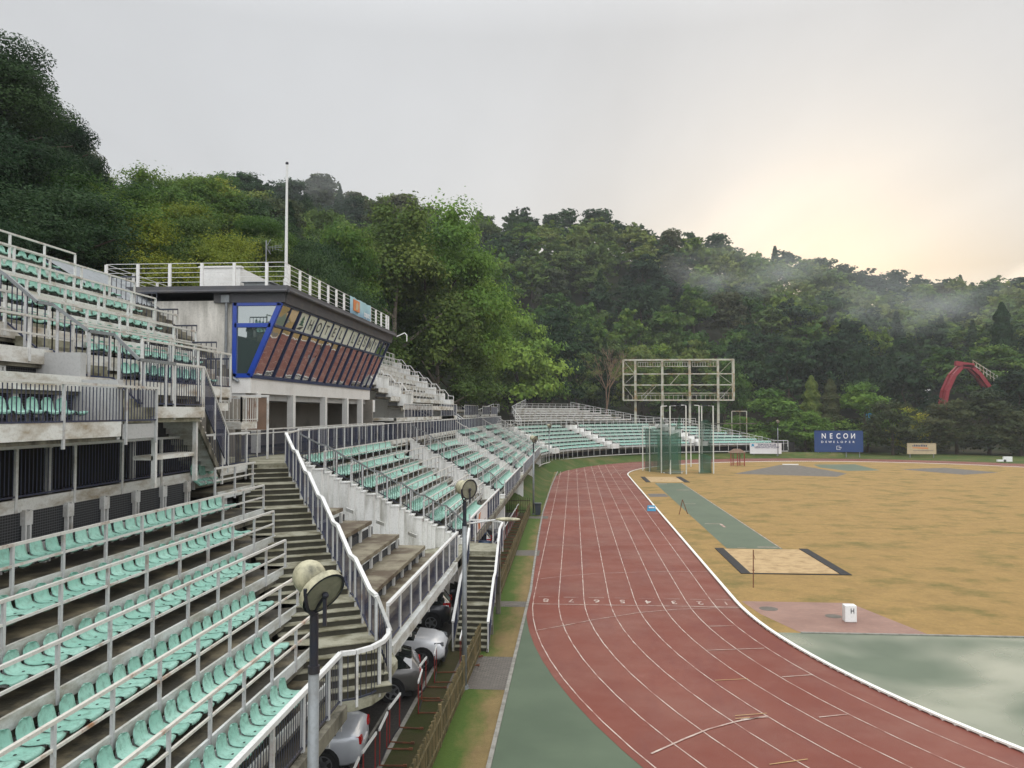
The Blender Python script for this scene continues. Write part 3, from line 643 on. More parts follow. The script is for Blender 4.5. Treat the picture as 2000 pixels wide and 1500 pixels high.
# ---------------- diagonal staircase A
def lerp(a, b, t): return tuple(x+(y-x)*t for x, y in zip(a, b))
root = thing('staircase', 'long diagonal concrete staircase rising from the rounded landing to the walkway', 'staircase', (-4.9,18,2.95))
dirA = Vector((-.497, .868, 0)); perp = Vector((dirA.y, -dirA.x, 0))   # edge direction (to the right of the climber)
lv = [(k, FD[k], FZ[k], FZ.get(k+1)) for k in range(1,8)]
def leftpt(D): return Vector((-D, 18.05+(D-5.87)*1.735, 0))
nst = 0
for k, D, z0, z1 in lv:
    Dn = FD[k+1]; n = 5 if k == 1 else 4
    if k == 1: z0 = WZ
    P0 = leftpt(D); P1 = leftpt(Dn); run = (P1-P0).length
    tr = .29 if k > 1 else .25
    for j in range(n):
        zt = z0+(z1-z0)*(j+1)/n
        a = run - tr*(n-1-j)        # distance from P0 where this tread begins
        e = run if j == n-1 else a+tr+.03
        if j == n-1: e = run + (leftpt(FD[k+1]+.85)-P1).length - tr*3 + .05 if k < 7 else run+.8
        A = P0 + dirA*(a-.02); B = P0 + dirA*e
        # side limits: from the row ends to the right-hand balustrade
        def sides(Q):
            tR = Q.y  # right line param: x=-4.35..-10.97, y=18.6..30.9
            # intersect Q + u*perp with right line
            rx0,ry0,rx1,ry1 = -4.36,18.55,-9.85,27.6
            dx,dy = rx1-rx0, ry1-ry0
            den = perp.x*dy - perp.y*dx
            u = ((rx0-Q.x)*dy - (ry0-Q.y)*dx)/den
            return Q + perp*(-.55 if k<7 else 0), Q + perp*u
        a0, a1 = sides(A); b0, b1 = sides(B)
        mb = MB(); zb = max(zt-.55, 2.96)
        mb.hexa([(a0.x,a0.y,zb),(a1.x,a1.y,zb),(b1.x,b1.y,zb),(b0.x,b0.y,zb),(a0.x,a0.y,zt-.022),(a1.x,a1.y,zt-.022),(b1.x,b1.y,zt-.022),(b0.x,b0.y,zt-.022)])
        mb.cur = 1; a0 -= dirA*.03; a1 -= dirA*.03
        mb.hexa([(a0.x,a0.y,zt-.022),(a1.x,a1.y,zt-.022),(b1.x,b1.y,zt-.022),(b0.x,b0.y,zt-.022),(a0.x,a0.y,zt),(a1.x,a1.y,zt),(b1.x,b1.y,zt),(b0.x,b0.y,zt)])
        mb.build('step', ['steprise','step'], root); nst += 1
mb = MB(); mb.prism([(-9.65,27.55),(-10.97,26.9),(-15.5,26.9),(-15.5,33),(-10.97,33),(-10.97,32)][::-1], 7.05, 7.334); mb.build('top_landing', 'step', root)
# right-hand balustrade of stair A: sloped runs with short level pieces per row
def rightpt(D):
    Q = leftpt(D); rx0,ry0,dx,dy = -4.36,18.55,-5.49,9.05; den = perp.x*dy-perp.y*dx; u = ((rx0-Q.x)*dy-(ry0-Q.y)*dx)/den; return Q+perp*(u-.04)
RA = [(-4.3,19.1,WZ)]
for k in range(2,8):
    a = rightpt(FD[k]); b = a+dirA*.50; RA += [(a.x,a.y,FZ[k]),(b.x,b.y,FZ[k]+.02)]
a = rightpt(FD[8]); RA.append((a.x,a.y,FZ[8]))
pa = []
for p, q in zip(RA, RA[1:]):
    pa += [(p, math.atan2(q[1]-p[1], q[0]-p[0]))]
    if (Vector(q)-Vector(p)).length > 1: pa.append((lerp(p,q,.5), math.atan2(q[1]-p[1], q[0]-p[0])))
pa.append((RA[-1], 2.0))
railing('white-topped stepped balustrade down the right side of the long diagonal staircase', RA, h=1.02, mid=(), below=.3, bars=.11, mat='railwhite', pmat='post', barmat='bars', toprail=.085, posts_at=pa, pw=.07)
railing('level railing joining the two stair balustrades at the walkway edge', [(RA[-1][0],RA[-1][1],7.33),(-10.97,32.0,7.33)], h=1.02, mid=(), below=.2, bars=.11, mat='rail', barmat='bars')
# walkway rails
railing('white front railing of the walkway left of the staircase, dark bars below it', [(-10.95,YS,7.34),(-10.95,27.0,7.34)], h=1.05, mid=(), post=1.9, pw=.075, below=.5, bars=.12, mat='railwhite', pmat='postwhite', toprail=.06)
railing('long white front railing of the walkway right of the staircase, navy bars below it', [(-10.95,32.0,7.32),(-10.95,123.5,7.32)], h=1.08, mid=(), post=1.32, pw=.075, below=.3, bars=.10, mat='railwhite', pmat='postwhite', toprail=.055)
# ---------------- stands beyond: dividers with aisles
DIV = [ # near wall line, handrail line: (Y at D=10.97, Y at D=4.9)
  dict(w=(27.2,33.6), h=(32.0,38.6)), dict(w=(49.0,54.0), h=(54.8,58.5)), dict(w=(71.0,75.5), h=(76.0,80.0)), dict(w=(94,98.5), h=(98.5,102.5)), dict(w=(115.5,120), h=(120.0,123.8))]
names = ['first','second','third','fourth','fifth']
def lin(ab, D): return ab[1] + (ab[0]-ab[1])*(D-4.9)/(10.97-4.9)
def wedge_l(k):   # right balustrade of stair A
    D = FD[k]; return 18.9+(30.85-18.9)*(D-4.9)/6.07 + (.35 if k > 1 else .1)
root = thing('grandstand', 'bare wedge of empty stained treads between the diagonal staircase and the white stepped wall', 'grandstand', (-4.9,21.6,0))
tiers(root, MS, range(1,6), lambda k: (wedge_l(k), lin(DIV[0]['w'], FD[k]+.4)), fascia='treadstain', tread='treadstain', fh=(.13,.002), eb=False)
mb = MB(); mb.box(-9.2,20,0,-9.0,34,4.5); mb.build('back_wall', 'dark', root)
root = thing('timber_offcut', 'pale plank lying on the bare treads beside the white stepped wall', 'plank', (-8.0,28.6,5.60))
for j,(x,y,zz) in enumerate(((-8.0,28.6,5.60),(-7.2,29.8,5.02),(-6.3,31.2,4.39))):
    mb = MB(); mb.bar((x,y-.1,zz+.06),(x+.45,y-.75,zz+.04),.05,.12)
    if j == 0: mb.build('board', 'fascia', root)
    else: single(mb, 'timber_offcut', 'fascia', 'pale plank lying on the %s bare tread under the white stepped wall' % ('middle' if j==1 else 'lowest'), 'plank', 'planks lying on the bare treads')
tag(root, group='planks lying on the bare treads')
for i, d in enumerate(DIV):
    # white stepped side wall of the block, zigzagging in plan, its top at the level of the treads
    root = thing('parapet_wall', 'white plaster wall stepping down under the %s sloping handrail beyond the staircase' % names[i], 'wall', (-4.9, d['h'][1], 0), 0, 'white stepped aisle walls')
    for k in range(1,8):
        cuts_ = [0, .42, .61, .80, 1.0]
        for c_, (t0, t1) in enumerate(zip(cuts_, cuts_[1:])):
            Da = FD[k]+(FD[k+1]-FD[k])*t0; Db = FD[k]+(FD[k+1]-FD[k])*t1; ztop = (FZ[k] if k > 1 else 3.2)+(FZ[k+1]-FZ[k])*c_/4; yc = lin(d['h'], Db)-.06-.08*(c_%2)
            mb = MB(); mb.box(-Db, yc-.10, 0 if k < 3 else 1.5, -Da, yc+.22+.25, ztop-.03)
            mb.box(-Db-.02, yc-.13, ztop-.03, -Da+.04, yc+.47, ztop+.015)
            mb.build('wall_step', 'wallw', root)
    mb = MB(); mb.box(-7.4, d['w'][1]-.02, 2.72, -4.87, d['h'][1]+.02, 2.95); single(mb, 'passage_deck', 'step', 'concrete deck at the %s gap in the lower stand, level with the front balustrade' % names[i], 'deck')
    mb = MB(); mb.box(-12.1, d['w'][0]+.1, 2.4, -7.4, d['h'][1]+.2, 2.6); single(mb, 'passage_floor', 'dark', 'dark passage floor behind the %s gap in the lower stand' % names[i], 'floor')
    # handrail
    H_ = []
    for k in range(1,8):
        D = FD[k]; Dn = FD[k+1]; Dm = D+(Dn-D)*.18
        H_ += [(-D, lin(d['h'], D), FZ[k]), (-Dm, lin(d['h'], Dm), FZ[k]+.02)]
    H_ += [(-10.97, lin(d['h'],10.97), 7.3)]
    pa = [(p, 0.9) for p in H_[::2]] + [(lerp(H_[j],H_[j+1],.5), .9) for j in range(1,len(H_)-1,2)]
    railing('dark sloping handrail with bars along the %s aisle beyond the long staircase' % names[i], [(a_,b_,(c_ if t_ > 1 else WZ)) for t_,(a_,b_,c_) in enumerate(H_)], h=.95, mid=(), below=.3, bars=.12 if i<3 else .2, mat='steelgrey' if i<2 else 'rail', pmat='post', barmat='barsb', posts_at=pa, pw=.06, toprail=.06, group='aisle handrails of the lower stand')
SEC = [(0,1),(1,2),(2,3),(3,4)]
def mk_row(Mp, k, s0, s1, dz=0, group=None, row='', curved=False, pitch=.4625, D_off=.66, rev=False, fd=None, fz=None, skip=0):
    fd = fd or FD; fz = fz or FZ
    D = fd[k]+D_off + (.06 if k == 1 else 0); n = int((s1-s0)/pitch)
    for j in range(n):
        if skip and random.random() < skip: continue
        s = s1-.25-j*pitch
        x, y, z = Mp(s, D, fz[k]+dz); x2, y2, _ = Mp(s, D-1, 0)
        SEATS.append(((x,y,z), math.atan2(y2-y, x2-x), row, group, j))
for a, b in SEC:
    d0, d1 = DIV[a], DIV[b]; nm = names[a]
    root = thing('grandstand', 'seated block of the lower stand between the %s and %s aisles beyond the long staircase' % (names[a], names[b]), 'grandstand', (-4.9, d0['h'][1], 0), 0, 'seated blocks of the lower stand')
    endf = lambda k: (lin(d0['h'], FD[k]+.3)+.05, lin(d1['w'], FD[k]+.3)-.1)
    tiers(root, MS, range(1,8), endf)
    mb = MB(); mb.box(-9.2,d0['h'][1],0,-9.0,d1['w'][1],4.5); mb.build('back_wall', 'dark', root)
    for k in range(1,8):
        s0, s1 = endf(k); e = lin(d1['w'],FD[k]) - 2.2
        if k > 1:
            railing('two-bar railing in front of the %s row up, between the %s and %s aisles' % (ordn[k], names[a], names[b]), [(-FD[k]+.03, s0, FZ[k]), (-FD[k]+.03, s1, FZ[k])], h=.71, mid=(.36,), below=.18, pw=.05, group='row railings beyond the staircase', post=1.36)
        if not (a == 1 and k == 7): mk_row(MS, k, lin(d0['h'], FD[k]+.66)+.25, min(e, s1-1.5) if a else 48.0, group='far', row='%s row up between the %s and %s aisles' % (ordn[k], names[a], names[b]), skip=.015 if a<2 else .04)
    # front balustrade
    railing('white front balustrade of the lower stand between the %s and %s aisles' % (names[a], names[b]), [(-4.9, d0['h'][1], 2.95), (-4.9, d1['w'][1], 2.95)], h=1.06, mid=(), post=1.53, pw=.08, below=.5, bars=.13, mat='railwhite', pmat='postwhite', toprail=.08, group='front balustrades beyond the staircase')
    mb = MB(); slab(mb, MS, d0['w'][1], d1['w'][1], 4.75, 4.9, 2.6, 2.94); root['x'] = 0; del root['x']; mb.build('front_beam', 'beam', root)
railing('white front balustrade above the parked cars, between the rounded landing and the narrow stairs', [(-4.9,21.5,2.95),(-4.9,34.5,2.95)], h=1.06, mid=(), post=1.53, pw=.085, below=.6, bars=.115, mat='railwhite', pmat='postwhite', barmat='bars', toprail=.085)
mb = MB(); mb.box(-4.95,21.5,2.62,-4.75,34.5,2.93); single(mb, 'edge_beam', 'fascia', 'white edge beam under the front balustrade above the parked cars', 'edge beam')
# banner on the front balustrade
# seats of the near stand
for k, e in ((6,22.75),(5,21.65),(4,20.2),(3,18.85),(2,17.5),(1,16.02)):
    mk_row(MS, k, 8.5 if k<4 else 10.0, e, group='near', row='%s row up of the near stand' % ordn[k])
# supports under the lower stands (a dark back wall stops the view)
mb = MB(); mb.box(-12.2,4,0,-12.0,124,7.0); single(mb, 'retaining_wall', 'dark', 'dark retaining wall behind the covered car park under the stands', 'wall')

# ---------------- upper stand on the left
UD = {u: 12.3+.85*u for u in range(-3,8)}; UZ = {u: 10.97+.59*u for u in range(-3,8)}; UZ[-3] = 8.83
UE = {-3:17.0,-2:24.6,-1:25.4,0:25.8,1:26.2,2:26.4,3:26.6,4:24.6,5:24.6}
root = thing('grandstand', 'upper left grandstand raised over the walkway, rows of seats up to the white hotel wall', 'grandstand', (-10.6,4,7.3))
tiers(root, MS, range(-3,5), lambda u: (YS if u > -3 else YS, UE[u]), fd=UD, fz=UZ, fascia='fasciaw', mesh='mesh', fh=(.26,.07))
mb = MB(); mb.box(-12.2,YS,7.32,-12.0,24.6,9.4); mb.build('back_wall', 'dark', root)
mb = MB(); mb.box(-17.4,YS,7,-17.2,28,13.0); mb.build('back_wall', 'dark', root)
for y in (6.4,9.2,12.0,14.8,17.0,20.4,23.9):
    mb = MB(); mb.box(-11.45,y,7.33,-11.33,y+.12,8.56 if y<17.1 else 9.3); mb.build('column', 'postwhite' , root)
mb = MB(); mb.box(-10.6,YS,8.56,-10.2,17.0,8.70); mb.box(-11.15,YS,9.3,-10.9,24.5,9.52); mb.build('edge_beam', 'beam', root)
for u in range(-1,5):
    s1 = UE[u]; z_ = UZ[u]
    if u > -3:
        n = []; y = s1
        while y > YS: n.append(((-UD[u]+.03,y,z_), math.pi/2)); y -= 1.5
        railing('pale two-bar railing in front of row %d of the upper left stand' % (u+3) if False else 'pale two-bar railing in front of the %s row up of the upper left stand' % ordn[u+2], [(-UD[u]+.03,YS,z_),(-UD[u]+.03,s1,z_)], h=.74, mid=(.37,), below=.22, pw=.06, posts_at=n[::-1], mat='rail', pmat='postwhite', group='row railings of the upper left stand')
railing('pale railing with navy bars along the lowest front edge of the upper left stand', [(-10.58,19.4,9.79),(-10.58,24.6,9.79)], h=1.08, mid=(), post=1.5, below=.4, bars=.11, mat='rail', pmat='postwhite')
railing('balcony railing with navy bars before the lowest seats of the upper left stand', [(-9.73,YS,8.83),(-9.73,18.5,8.83)], h=.82, mid=(), post=2.2, below=.45, bars=.12, pw=.06, mat='rail', pmat='post', barmat='bars')
mb = MB(); mb.box(-10.6,17.0,8.5,-9.75,18.5,8.83); mb.box(-10.6,18.4,8.83,-9.76,18.5,9.6)
single(mb, 'balcony_wall', 'wallgrey', 'plain grey wall panel behind bars at the right end of the left balcony', 'wall')
mb = MB()
for u, zt in ((-1,10.5),(-2,10.38),(-3,9.79)): mb.box(-UD[u]-.85 if u<-1 else -UD[u]-1.7, 16.9, 8.5, -UD[u], 17.1, zt)
single(mb, 'stair_wall', 'wallgrey', 'grey plaster stair wall stepping down on the left upper stand', 'wall')
pts = [(-13.1,16.6,11.56),(-12.3,16.9,10.97),(-11.6,16.9,10.40),(-11.45,17.2,10.38),(-10.8,17.5,9.82),(-10.55,18.1,9.79),(-10.0,18.2,9.22),(-9.8,19.5,9.2)]
railing('long dark-topped stair balustrade zigzagging down across the upper left stand', pts, h=1.08, mid=(), post=.8, below=.25, bars=.13, mat='steelgrey', pmat='post', barmat='bars', toprail=.07)
mb = MB()
for j in range(12):
    zt = 11.56-(j+1)*.197; x = -13.1+(j+1)*.275; mb.box(x-.28, 17.15, zt-.35, x, 18.9 if j<11 else 20.9, zt)
mb.box(-10.6,18.3,9.0,-9.75,21.0,9.2)
root = thing('staircase', 'upper stair flight crossing the left stand down to a small platform', 'staircase', (-11.4,18,9))
mb.build('flight', 'step', root)
mb = MB(); mb.box(-9.77,18.5,8.95,-9.72,21.0,9.22); mb.build('fascia', 'fasciaw', root)
for y in (18.7,20.8):
    mb = MB(); mb.box(-9.95,y,7.3,-9.85,y+.10,8.95); mb.build('column', 'postwhite', root)
mb = MB(); mb.box(-10.4,18.7,7.95,-9.9,20.9,8.05); mb.build('tie_beam', 'fasciaw', root)
railing('pale railing round the small platform below the upper stair flight', [(-9.8,19.5,9.2),(-9.8,21.1,9.2)], h=1.08, mid=(), post=1.5, bars=.12, mat='rail', pmat='postwhite', below=.3)
# flight down to the walkway
root = thing('staircase', 'short white-edged stair dropping from the small platform to the walkway, dark beneath', 'staircase', (-10.2,21,7.3))
for j in range(11):
    zt = 9.2-(j+1)*.165; y = 21.0+j*.27; x = -10.0-j*.06
    mb = MB(); mb.box(x-1.0,y,zt-.05,x,y+.30,zt); mb.box(x-1.0,y-.02,zt-.05,x,y,zt+.12); mb.build('step', 'fasciaw', root)
mb = MB(); mb.bar((-9.98,21.0,8.95),(-10.62,24.0,7.25),.06,.22); mb.build('stringer', 'beam', root)
railing('white handrail with navy bars down the short stair between platform and walkway', [(-9.8,21.1,9.2),(-10.5,24.3,7.35)], h=1.08, mid=(), post=1.6, bars=.12, mat='railwhite', pmat='postwhite', below=.1)
# end aisle against the hotel wall
for u in (-2,-1,0,1,2,3):
    e = UE[u]+.12; mb = MB(); x0 = -UD[u]-.85; x1 = -UD[u]
    mb.bar((x0,e,UZ[u]+.95),(x1,e,UZ[u]+.95),.05)
    for q in range(6): mb.bar((x0+(x1-x0)*q/5,e,UZ[u]-.1),(x0+(x1-x0)*q/5,e,UZ[u]+.95),.02)
    single(mb, 'end_rail', 'barsb', 'small dark barred panel closing the %s row end beside the hotel wall' % ordn[u+3], 'railing', 'barred row ends beside the hotel')
mb = MB()
for u in range(0,4):
    for j in range(4):
        zt = UZ[u]+.59*(j+1)/4-.59; D = UD[u]+.85*(j+.2)/4-.85; mb.box(-D-.25, UE[u]+.1, zt-.3, -D, UE[u]+1.1, zt)
root = thing('staircase', 'mossy end stair between the upper left seats and the hotel wall', 'staircase', (-13,27,9)); mb.build('flight', 'beam', root)
mb = MB(); mb.box(-20.7,31.2,7.3,-13.3,32.6,9.6); single(mb, 'low_annex_wall', 'passage_wall' if False else 'wallin', 'dark low wall under the hotel side, left of the downpipe', 'wall')
# platforms by the brown board
for (x0,x1,y0,y1,zd,lab) in ((-12.4,-11.5,25.4,26.6,9.38,'small fenced platform under the seat rows left of the brown board'),(-12.3,-11.3,27.2,28.6,8.75,'lower fenced platform joined to the brown board')):
    root = thing('platform', lab, 'platform', (x0,y0,zd), 0, 'small platforms beside the brown board')
    mb = MB(); mb.box(x0,y0,zd-.25,x1,y1,zd); mb.build('deck', 'fasciaw', root)
    mb = MB(); mb.box(x0+.1,y0+.1,7.3,x0+.25,y0+.25,zd-.25); mb.box(x1-.25,y0+.1,7.3,x1-.1,y0+.25,zd-.25); mb.build('leg', 'beam', root)
    mb = MB()
    for p,q in (((x0,y0),(x1,y0)),((x1,y0),(x1,y1))):
        mb.bar((*p,zd+.85),(*q,zd+.85),.05); mb.bar((*p,zd+.08),(*q,zd+.08),.03)
        for t in range(8): a = lerp((*p,0),(*q,0),t/7); mb.bar((a[0],a[1],zd),(a[0],a[1],zd+.85),.022 if t not in (0,7) else .05)
    mb.build('guard_rail', 'rail', root)
root = thing('notice_board', 'blank brown plywood board fixed to white posts at the head of the stairs', 'board', (-11.9,30.0,7.3))
mb = MB(); mb.box(-12.25,30.0,8.42,-11.48,30.05,9.62); mb.build('panel', 'brownboard', root)
for x in (-12.3,-11.48):
    mb = MB(); mb.box(x,29.98,7.3,x+.06,30.06,9.7); mb.build('post', 'postwhite', root)
mb = MB(); mb.box(-13.2,29.97,9.66,-11.4,30.03,9.72); mb.build('top_rail', 'postwhite', root)
railing('navy barred fence on the walkway beneath the upper left stand', [(-12.6,YS,7.3),(-12.6,24.0,7.3)], h=1.15, mid=(), post=1.6, bars=.10, mat='rail', pmat='post', barmat='bars', below=0)
railing('navy barred fence across the walkway in front of the hotel columns', [(-12.2,29.2,7.3),(-12.2,52.2,7.3)], h=1.1, mid=(.95,), post=1.7, bars=.10, mat='rail', pmat='postwhite', barmat='bars', below=0)
for u in range(-3,5):
    e = UE[u]-.25
    if u == -3: mk_row(MS, u, 8, 16.3, group='up', row='lowest balcony row of the upper left stand', fd=UD, fz=UZ)
    elif u < 0:
        mk_row(MS, u, 19.3, e, group='up', row='%s row up, upper left stand' % ordn[u+3], fd=UD, fz=UZ, skip=.03)
    if u >= -1: mk_row(MS, u, 13.0, e if u >= 0 else 15.6, group='up', row='%s row up, upper left stand' % ordn[u+3] + ('' if u >= 0 else ', by the zigzag stair'), fd=UD, fz=UZ, skip=.03)
# shed roof behind
root = thing('shed', 'low shed with a corrugated grey roof behind the upper left stand', 'shed', (-19,30,11))
mb = MB()
for i in range(26):
    a = i/26; b = (i+.5)/26; c = (i+1)/26; y0,y1 = 28.6,34.5
    f = lambda t: y0+(y1-y0)*t
    mb.add([(-17.1,f(a),13.35),(-17.1,f(b),13.42),(-19.6,f(b),14.95),(-19.6,f(a),14.88)],[(0,1,2,3)]); mb.add([(-17.1,f(b),13.42),(-17.1,f(c),13.35),(-19.6,f(c),14.88),(-19.6,f(b),14.95)],[(0,1,2,3)])
mb.build('roof', 'steelgrey', root)
mb = MB(); mb.box(-19.6,28.7,9,-17.3,34.3,13.3); mb.add([(-17.3,28.7,13.3),(-19.6,28.7,13.3),(-19.6,28.7,14.8)],[(0,1,2)]); mb.build('wall', 'bluedark', root)

# ---------------- hotel
root = thing('hotel_building', 'cantilevered hotel pavilion with slanted blue-framed glazing and white walls over the walkway', 'building', (-14,32.7,7.3))
Y0 = 32.7; BAY = 1.225; NB = 16; Y1 = Y0+BAY*NB
GB = (12.94, 10.47); GT = (11.66, 13.47)
def gp(t): return (-(GB[0]+(GT[0]-GB[0])*t), GB[1]+(GT[1]-GB[1])*t)    # x,z up the slanted glass
mb = MB(); mb.box(-21,Y0,9.8,-13.75,Y0+.3,13.6); mb.box(-21,Y0+.3,9.8,-20.7,Y1,13.6); mb.box(-21,Y1-.3,9.8,-13.2,Y1,13.4); mb.build('side_wall', 'walld', root)
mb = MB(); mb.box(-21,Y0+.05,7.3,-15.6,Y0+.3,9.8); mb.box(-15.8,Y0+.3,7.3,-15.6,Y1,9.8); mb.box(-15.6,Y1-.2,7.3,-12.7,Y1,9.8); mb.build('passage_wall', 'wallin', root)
mb = MB(); mb.box(-15.6,Y0+.02,9.5,-13.15,Y1,9.8); mb.build('ceiling', 'wallgrey', root)
mb = MB(); mb.box(-13.75,Y0-.02,9.78,-12.96,Y0,10.45); mb.box(-13.1,Y0,9.78,-12.93,Y1+.1,10.45); mb.build('white_band', 'roofwhite', root)
mb = MB(); mb.box(-20.7,Y0+.3,10.2,-13.1,Y1-.3,10.42); mb.build('floor', 'wallin', root)
mb = MB(); mb.box(-15.9,Y0+.3,10.42,-15.7,Y1-.3,13.4); mb.build('inner_wall', 'wallgrey', root)
# roof
mb = MB(); mb.prism([(-21.3,Y0-.35),(-11.3,Y0-.35),(-11.3,Y1+.35),(-21.3,Y1+.35)][::-1][::-1], 13.98, 14.16); mb.build('roof', 'roofdark', root)
mb = MB(); mb.box(-14.5,Y0-.1,13.5,-11.5,Y0,13.97); mb.hexa([(-11.72,Y0,13.47),(-11.5,Y0,13.47),(-11.5,Y1+.1,13.47),(-11.72,Y1+.1,13.47),(-11.62,Y0,13.97),(-11.4,Y0,13.97),(-11.4,Y1+.1,13.97),(-11.62,Y1+.1,13.97)]); mb.build('eaves_board', 'roofdark', root)
mb = MB(); mb.tube((-11.28,Y0-.3,13.95),(-11.28,Y1+.35,13.95),.07,n=8); mb.tube((-21,Y0-.42,13.93),(-11.3,Y0-.42,13.93),.06,n=8); mb.build('gutter', 'roofdark', root)
# glazing panes
glz = thing('window_front', None, None, (0,0,0)); glz.parent = root; glz.location = (0,0,0)
for k_ in ('label','category'):
    if k_ in glz: del glz[k_]
bx, bz = gp(0); tx, tz = gp(1); mx, mz = gp(.70)
nrm = Vector((tz-bz, 0, -(tx-bx))).normalized()
for i in range(NB):
    ya = Y0+BAY*i+.03; yb = ya+BAY-.06; jy = (random.random()-.5)*.02; jz = (random.random()-.5)*.02
    def pane(t0, t1, nm, mat, off=0):
        a = gp(t0); b = gp(t1); P = [(a[0]+nrm.x*off,ya,a[1]),(a[0]+nrm.x*off+jy,yb,a[1]),(b[0]+nrm.x*off+jz,yb,b[1]),(b[0]+nrm.x*off-jy,ya,b[1])]
        m_ = MB(); m_.poly(P); m_.build(nm, mat, glz)
    pane(.02,.68,'pane','mirrorglass')
    if 2 <= i <= 13: pane(.72,.98,'lettering_pane','sticker')
    else: pane(.72,.98,'pane','mirrorglass')
for i in range(NB+1):
    y = Y0+BAY*i; w = .09 if i % 2 == 0 else .045; mb = MB(); mb.bar((bx+.02,y,bz),(tx+.02,y,tz),w,.1 if i%2==0 else .06, up=(1,0,0)); mb.build('mullion', 'bluedark' if i else 'blueframe', glz)
for t, w in ((0.0,.14),(.70,.09),(1.0,.12)):
    a = gp(t); mb = MB(); mb.bar((a[0]+.03,Y0,a[1]),(a[0]+.03,Y1,a[1]),.10,w); mb.build('transom', 'bluedark', glz)
# side glazing
side = thing('window_side', None, None, (0,0,0)); side.parent = root
for k_ in ('label','category'):
    if k_ in side: del side[k_]
ys_ = Y0-.03
mb = MB(); mb.poly([(-13.62,ys_+.04,10.5),(bx-.1,ys_+.04,10.5),(mx-.1,ys_+.04,mz),(-13.62,ys_+.04,mz)]); mb.build('pane', 'endglass', side)
mb = MB(); mb.poly([(-13.62,ys_+.04,mz),(mx-.1,ys_+.04,mz),(tx-.1,ys_+.04,tz),(-13.62,ys_+.04,tz)]); mb.build('pane', 'endglass', side)
mb = MB()
for p,q in (((-13.62,10.45),(-13.62,13.5)),((-13.67,10.5),(bx,10.5)),((-13.62,mz),(mx-.05,mz)),((-13.67,13.46),(tx,13.46)),((bx-.05,10.5),(tx-.05,13.46))):
    mb.bar((p[0],ys_,p[1]),(q[0],ys_,q[1]),.17 if p[0]!=bx-.05 else .2,.10,up=(0,1,0))
mb.build('frame', 'blueframe', side)
# letters on the film
letters = {3:'H',4:'O',5:'T',6:'E',7:'L',9:'L',10:'E',11:'Ś',12:'N',13:'Y'}
ux = (tx-bx, 0, tz-bz)
for i, ch in letters.items():
    me = text_mesh(ch, .70, .001, 'letter'); a = gp(.845); place_text(me, 'letterfilm', glz, (a[0]+nrm.x*.02, Y0+BAY*(i+.5), a[1]+nrm.z*.02), (0,1,0), ux, 1.15)
mb = MB(); a = gp(.735); Uv = Vector(ux).normalized(); yb = Y0+BAY*2.5
def on(y, h): v = Vector((a[0],yb+y,a[1]))+Uv*h+nrm*.02; return tuple(v)
for w,h0,h1 in ((.30,.22,.42),(.23,.36,.55),(.16,.5,.70)): mb.poly([on(-w,h0),on(w,h0),on(0,h1)])
mb.build('tree_emblem', 'treefilm', glz)
mb = MB(); mb.poly([on(-.42,.02),on(.1,.02),on(.42,.2),on(-.1,.14)]); mb.build('tree_emblem', 'letterfilm', glz)
# columns, oval windows
for y in (33.3,37.6,42.6,46.8,50.1):
    mb = MB(); mb.box(-13.15,y,7.3,-12.85,y+.32,9.8); mb.build('column', 'roofwhite', root)
for y in (35.0,36.6,39.8):
    mb = MB(); mb.tube((-15.59,y,8.6),(-15.55,y,8.6),.42,n=20); mb.v = [(x_,y_,8.6+(z_-8.6)*1.5) for x_,y_,z_ in mb.v]; mb.build('oval_window', 'glass', root)
mb = MB(); mb.tube((-13.95,Y0-.12,10.6),(-13.95,Y0-.12,13.6),.06,n=8); mb.tube((-13.95,Y0-.12,10.6),(-13.4,Y0-.12,10.25),.06,n=8); mb.box(-14.15,Y0-.2,13.5,-13.8,Y0-.02,13.8); mb.build('downpipe', 'steelgrey', root)
mb = MB(); mb.box(-13.1,Y1+.1,9.0,-12.95,Y1+1.6,9.8); mb.build('end_fin', 'roofwhite', root)
# roof box
mb = MB(); mb.box(-15.9,34.3,14.16,-14.1,34.5,15.25); mb.hexa([(-14.3,34.5,14.16),(-14.1,34.5,14.16),(-13.2,46,14.16),(-13.4,46,14.16),(-14.3,34.5,15.25),(-14.1,34.5,15.25),(-13.2,46,14.6),(-13.4,46,14.6)]); mb.box(-15.95,34.25,15.25,-14.05,34.55,15.33); mb.build('roof_parapet', 'roofwhite', root)
mb = MB(); mb.box(-13.8,34.0,14.2,-12.7,34.9,14.55); mb.box(-13.9,33.9,14.55,-12.6,35.0,14.6); mb.build('roof_unit', 'steelgrey', root)
mb = MB(); mb.tube((-11.25,Y1+.3,13.9),(-10.7,Y1+.3,14.15),.035,n=6); mb.tube((-10.7,Y1+.3,14.15),(-10.55,Y1+.3,14.0),.035,n=6); mb.tube((-10.55,Y1+.3,14.0),(-10.55,Y1+.3,13.6),.035,n=6); mb.build('overflow_pipe', 'whitepaint', root)
railing('white cable railing round the roof of the hotel pavilion', [(-19.1,Y0-.15,14.16),(-11.55,Y0-.15,14.16),(-11.55,Y1-.7,14.16)], h=.98, mid=(.2,.4,.6,.8), rail=.022, post=1.37, pw=.11, mat='railwhite', pmat='roofwhite', below=.02, first=0.0)
railing('white cable railing on the left roof edge behind the shed', [(-19.1,Y0-.15,14.16),(-19.6,40,14.16)], h=.98, mid=(.2,.4,.6,.8), rail=.022, post=2.4, pw=.11, mat='railwhite', pmat='roofwhite', below=.02)
root = thing('banner', 'pale blue banner with an orange picture tied to the roof railing', 'banner', (-11.48,44.2,14.3))
mb = MB()
YA,YB = 42.3,46.6
